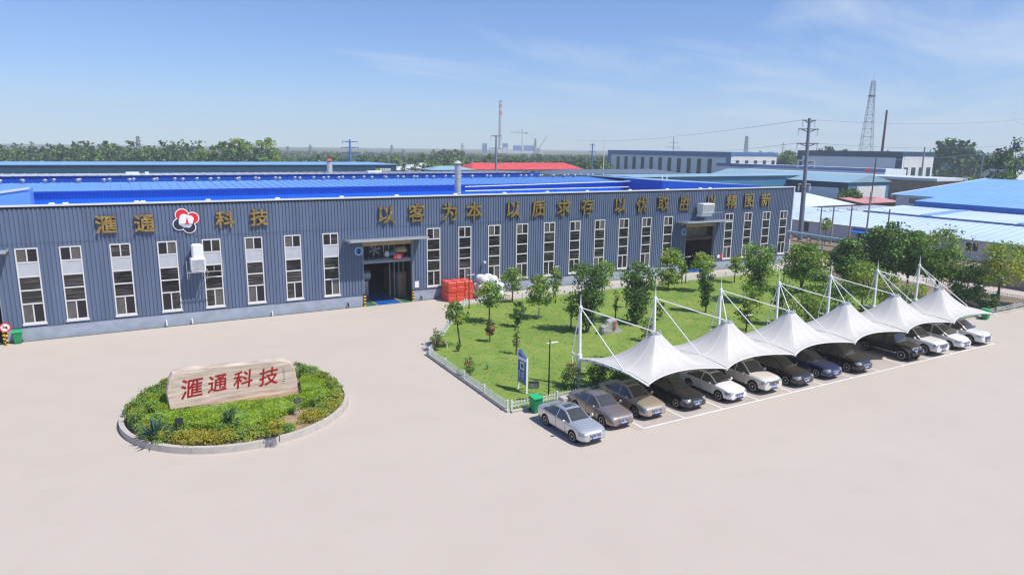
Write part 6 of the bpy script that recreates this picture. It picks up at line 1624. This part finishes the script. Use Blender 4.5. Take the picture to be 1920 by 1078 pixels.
q = t * .82; e = -_R * 1.6; mb = MB(); mb.prism([q, q + e * .1 + np.array([0, 0, .25]), q + e * .5 + np.array([0, 0, .05]), q + e * .45 - np.array([0, 0, .5]), q + e * .1 - np.array([0, 0, .4])], (0, .05, 0)); mb.v = [(p[0] - _R[0] * 1.2, p[1] - _R[1] * 1.2, p[2]) for p in mb.v]; mb.tube(q, q - _R * 1.3, .03, .03, 5); mb.build('flag', M['red'], root)
CP = [(1527, 387, 1533, 468, 'concrete pole nearest to the tall steel pole'), (1565, 388, 1558, 446, 'second concrete pole beside the leafy lamp'), (1598, 386, 1591, 450, 'concrete pole with top arms before the eastern shed'), (1628, 360, 1624, 440, 'double concrete pole carrying fittings before the scrap heap'), (1668, 392, 1664, 432, 'rusty pole pair behind the tallest dark tree')]
TOPS = []
for xt, yt, xb, yb, l_ in CP:
    X = 106.5; bb = onx(xb, yb, X); tt = onx(xt, yt, X); root = thing('concrete_pole', l_, 'power pole', (X, bb[1], 0), 0, 'concrete poles before the eastern shed')
    mb = MB(); mb.tube((0, 0, 0), (0, 0, tt[2]), .17, .11, 10); mb.build('shaft', M['conc_pole'], root, smooth=True, auto=40)
    mb = MB(); mb.tube((0, -.9, tt[2] * .9), (0, .9, tt[2] * .9), .05, .05, 6)
    for s in (-.8, 0, .8): mb.lathe((0, s, tt[2] * .9 + .05), [(.03, 0), (.08, .08), (.04, .2)], 8)
    mb.build('cross_arm', M['galv'], root); TOPS.append(np.array([X, bb[1], tt[2] * .92]))
for px, yt, yb in ((1822, 446, 490), (1885, 456, 480)):
    bb = onx(px - 4, yb, 104); tt = onx(px, yt, 104); root = thing('utility_post', 'thin post with forked top before the ' + ('left' if px < 1850 else 'right') + ' small window of the eastern shed', 'post', (104, bb[1], 0)); mb = MB(); mb.tube((0, 0, 0), (0, 0, tt[2]), .09, .07, 8); mb.tube((0, 0, tt[2] - .3), (0, -.4, tt[2] + .4), .03, .03, 5); mb.tube((0, 0, tt[2] - .3), (0, .3, tt[2] + .4), .03, .03, 5); mb.build('shaft', M['conc_pole'], root)
bb = at(1553, 462); tree('street_sapling', 'small round headed sapling between the concrete poles', 104, 74.6, 4.6, .9, 'round', LT, n=600, leaf=.2, trunk_h=2.6, trunk_r=.06, seed=881, z=0)
def wire(name, label, a, b, sag, r_=.035):
    a, b = np.array(a, float), np.array(b, float); pts = [a + (b - a) * t - np.array([0, 0, sag * 4 * t * (1 - t)]) for t in np.linspace(0, 1, 14)]
    mb = MB(); mb.pipe(pts, r_, 4); tag(mb.build(name, M['slate_frame']), label, 'overhead wire', 'overhead wires')
for f_, l, pxe, ye, xr_, yr in ((.985, 1.1, 1080, 262, 1925, 223), (.80, 1.8, 1250, 276, 1925, 270), (.66, 1.5, 1300, 285, 1925, 277)):
    p = b + d_ * f_; nm = {.985: 'top', .80: 'upper', .66: 'lower'}[f_]
    wire('overhead_wire', f'{nm} wire running left from the tall steel pole', p - ax * l, far(pxe, ye, 420), 2.0, .028); wire('overhead_wire', f'{nm} wire running right from the tall steel pole', p + ax * l, far(xr_, yr, 190), 1.0, .024)
for i in range(len(TOPS) - 1): wire('overhead_wire', 'low wire slung between ' + ['the first and second', 'the second and third', 'the third and fourth', 'the fourth and fifth'][i] + ' concrete poles', TOPS[i], TOPS[i + 1], .4, .025)
# wind turbine whose blade reaches into the right edge
hub = far(1945, 243, 700); root = thing('wind_turbine', 'wind turbine of which one pale blade shows at the right edge', 'wind turbine', (hub[0], hub[1], 0))
mb = MB(); mb.tube((0, 0, 0), (0, 0, hub[2]), 1.3, .8, 14); mb.build('tower', M['pole'], root, smooth=True, auto=40)
dirv = _R * np.array([1, 1, 0]); dirv /= np.linalg.norm(dirv)
mb = MB(); tip = far(1892, 226, 700); L_ = np.linalg.norm(tip - hub); a0 = math.atan2((tip - hub)[2], np.dot(tip - hub, dirv))
for k in range(3):
    a = a0 + k * 2.094; d = dirv * math.cos(a) + np.array([0, 0, math.sin(a)]); n = -dirv * math.sin(a) + np.array([0, 0, math.cos(a)]); o = np.array([0, 0, hub[2]]) - np.array([_F[0], _F[1], 0]) * 1.6
    mb.prism([o + d * .5 - n * .35, o + d * L_ * .25 - n * .9, o + d * L_, o + d * L_ * .25 + n * .5, o + d * .5 + n * .35], np.array([_F[0], _F[1], 0]) * .3)
mb.build('rotor', M['grey_wall'], root)
mb = MB(); mb.lathe((0, 0, hub[2]), [(.3, -1.2), (1.2, -1.0), (1.3, .8), (.5, 1.2)], 12, axis='y'); mb.build('nacelle', M['grey_wall'], root, smooth=True)

# ------------------------------------------------------------------ distant trees
MF, MFL = [M['leaf_dark'], M['leaf_far'], M['leaf_mid']], [M['leaf_mid'], M['leaf_light']]
def dtree(label, px, yt, dist, hw, shape, mats, n=700, group=None, low=.12, leaf=None):
    c = far(px, yt, dist); h = c[2]; R = hw * dist / FPX; _ts[0] += 1
    tree('distant_tree', label, c[0], c[1], h, R, shape, mats, n=n, leaf=leaf or max(.35, R * .17), trunk_h=h * low, trunk_r=.12 + .01 * h, seed=_ts[0], z=0, clumps=38, group=group)
for px, yt, hw, l_ in ((382, 283, 11, 'left outer tree of the bright grove'), (403, 272, 13, 'second tree of the bright grove'), (424, 268, 13, 'slightly taller tree of the bright grove'), (444, 265, 14, 'yellowish pointed tree in the middle of the bright grove'), (466, 270, 12, 'darker tree right of the yellowish pointed one'), (500, 264, 16, 'tallest separate tree at the right of the bright grove')):
    dtree(l_, px, yt - 1, 285, hw * 1.25, 'column', MFL if px in (444, 500) else ML, 2600, 'bright grove behind the long teal shed')
for px, yt, d, hw, l_ in ((632, 294, 300, 16, 'dark bushy tree left of the pole with four crossarms'), (676, 295, 300, 18, 'bushy tree right of the pole with four crossarms'), (702, 297, 300, 14, 'bushy tree above the shed sign'), (724, 301, 300, 10, 'small tree above the right end of the teal shed'), (756, 308, 240, 9, 'small round tree beside the small white shed'), (778, 303, 235, 11, 'young roadside tree before the white roofed shed'), (792, 288, 360, 10, 'isolated dark round tree left of the poplar grove'), (806, 300, 255, 14, 'roadside tree left of the golden one'), (822, 305, 258, 11, 'golden green roadside tree'), (838, 297, 262, 15, 'dark roadside tree left of the roof exhaust stack'), (862, 291, 262, 12, 'yellow green tree behind the roof exhaust stack')):
    dtree(l_, px, yt, d, hw, 'round', LT if px in (822, 862) else MF, 650)
for k in range(9): dtree('slender poplar in the dense grove behind the roof exhaust stack', 812 + k * 7.0, 281 + (k % 3) * 1.2, 430 + 6 * (k % 4), 6.5, 'column', MF, 420, 'poplar grove behind the roof exhaust stack', low=.05, leaf=.7)
for px, yt, d, hw, l_ in ((1478, 283, 380, 20, 'tree gap filler between the grey and the teal framed factory'), (1548, 277, 390, 19, 'round tree top above the left part of the teal framed factory'), (1585, 281, 400, 13, 'small tree top above the middle of the teal framed factory'),
                          (1790, 268, 330, 40, 'big round dark tree right of the teal framed factory'), (1758, 284, 345, 16, 'smaller tree leaning on the big round dark tree'), (1830, 284, 330, 18, 'right shoulder tree beside the big round dark tree'), (1876, 283, 200, 26, 'bushy silvery tree by the pale pole'), (1908, 264, 215, 24, 'tall tree at the right picture edge'), (1838, 318, 190, 9, 'small bush at the foot of the pale pole'), (1596, 356, 160, 24, 'dark bush under the teal shed wall'), (1576, 366, 158, 14, 'left bush under the teal shed wall')):
    dtree(l_, px, yt, d, hw, 'round', MF, 1500 if hw > 18 else 700)
def woodland(name, label, x0, x1, ytop, d0, d1, n, seed, jitter=2.0):
    rng = np.random.default_rng(seed); mb = MB()
    for k in range(n):
        px = rng.uniform(x0, x1); d = rng.uniform(d0, d1); c = far(px, ytop(px) + rng.normal() * 1.2, d); h = max(4.0, min(24, c[2] + rng.normal() * jitter)); R = rng.uniform(1.8, 3.2) * (1 + d / 2500)
        m = 120; P, C, idx = crown_points(rng, m, 'round' if rng.random() < .7 else 'column', R, .5, max(2.5, h - .12 * R), 16, R * .17); P[:, 0] += c[0]; P[:, 1] += c[1]
        tone = rng.random(); mis = np.clip(((tone * .8 + rng.random(m) * .3) * 2.5).astype(int), 0, 2)
        leaf_mesh(mb, P, (.75 + d / 1000) * rng.uniform(.7, 1.3, m), rng, mis)
    o = leaf_obj(name, mb, [M['leaf_dark'], M['leaf_far'], M['leaf_mid']]); tag(o, label, 'woodland', kind='stuff')
woodland('woodland', 'belt of dark woodland along the left skyline', -40, 380, lambda x: 280 + 4 * math.sin(x * .03) + 3 * math.sin(x * .11) + 2 * math.sin(x * .31), 300, 560, 420, 1, 2.2)
woodland('woodland', 'distant pale woodland across the middle skyline', 360, 1150, lambda x: 294 + 1.5 * math.sin(x * .05), 520, 1150, 640, 2, .9)
woodland('woodland', 'distant woodland behind the factories on the right skyline', 1140, 1960, lambda x: 290 + 1.5 * math.sin(x * .06), 560, 1100, 420, 3, 1.4)
woodland('scrubland', 'low scrub and hedgerows between the factory roofs and the skyline', -40, 1150, lambda x: 301, 270, 480, 330, 4, 1.2)

# ------------------------------------------------------------------ the air between
mb = MB(); mb.box(-3300, 3300, -3300, 3300, -1.1, 150)
hz = mb.build('haze', []); hz['kind'] = 'stuff'
hm = bpy.data.materials.new('pale_air'); hm.use_nodes = True; nt = hm.node_tree; nt.nodes.clear()
ho = nt.nodes.new('ShaderNodeOutputMaterial'); hv = nt.nodes.new('ShaderNodeVolumePrincipled')
hv.inputs['Color'].default_value = (.84, .92, 1.0, 1); hv.inputs['Density'].default_value = .00033; hv.inputs['Anisotropy'].default_value = 0.0
nt.links.new(hv.outputs[0], ho.inputs['Volume']); hz.data.materials.append(hm)
scene.cycles.volume_bounces = 2
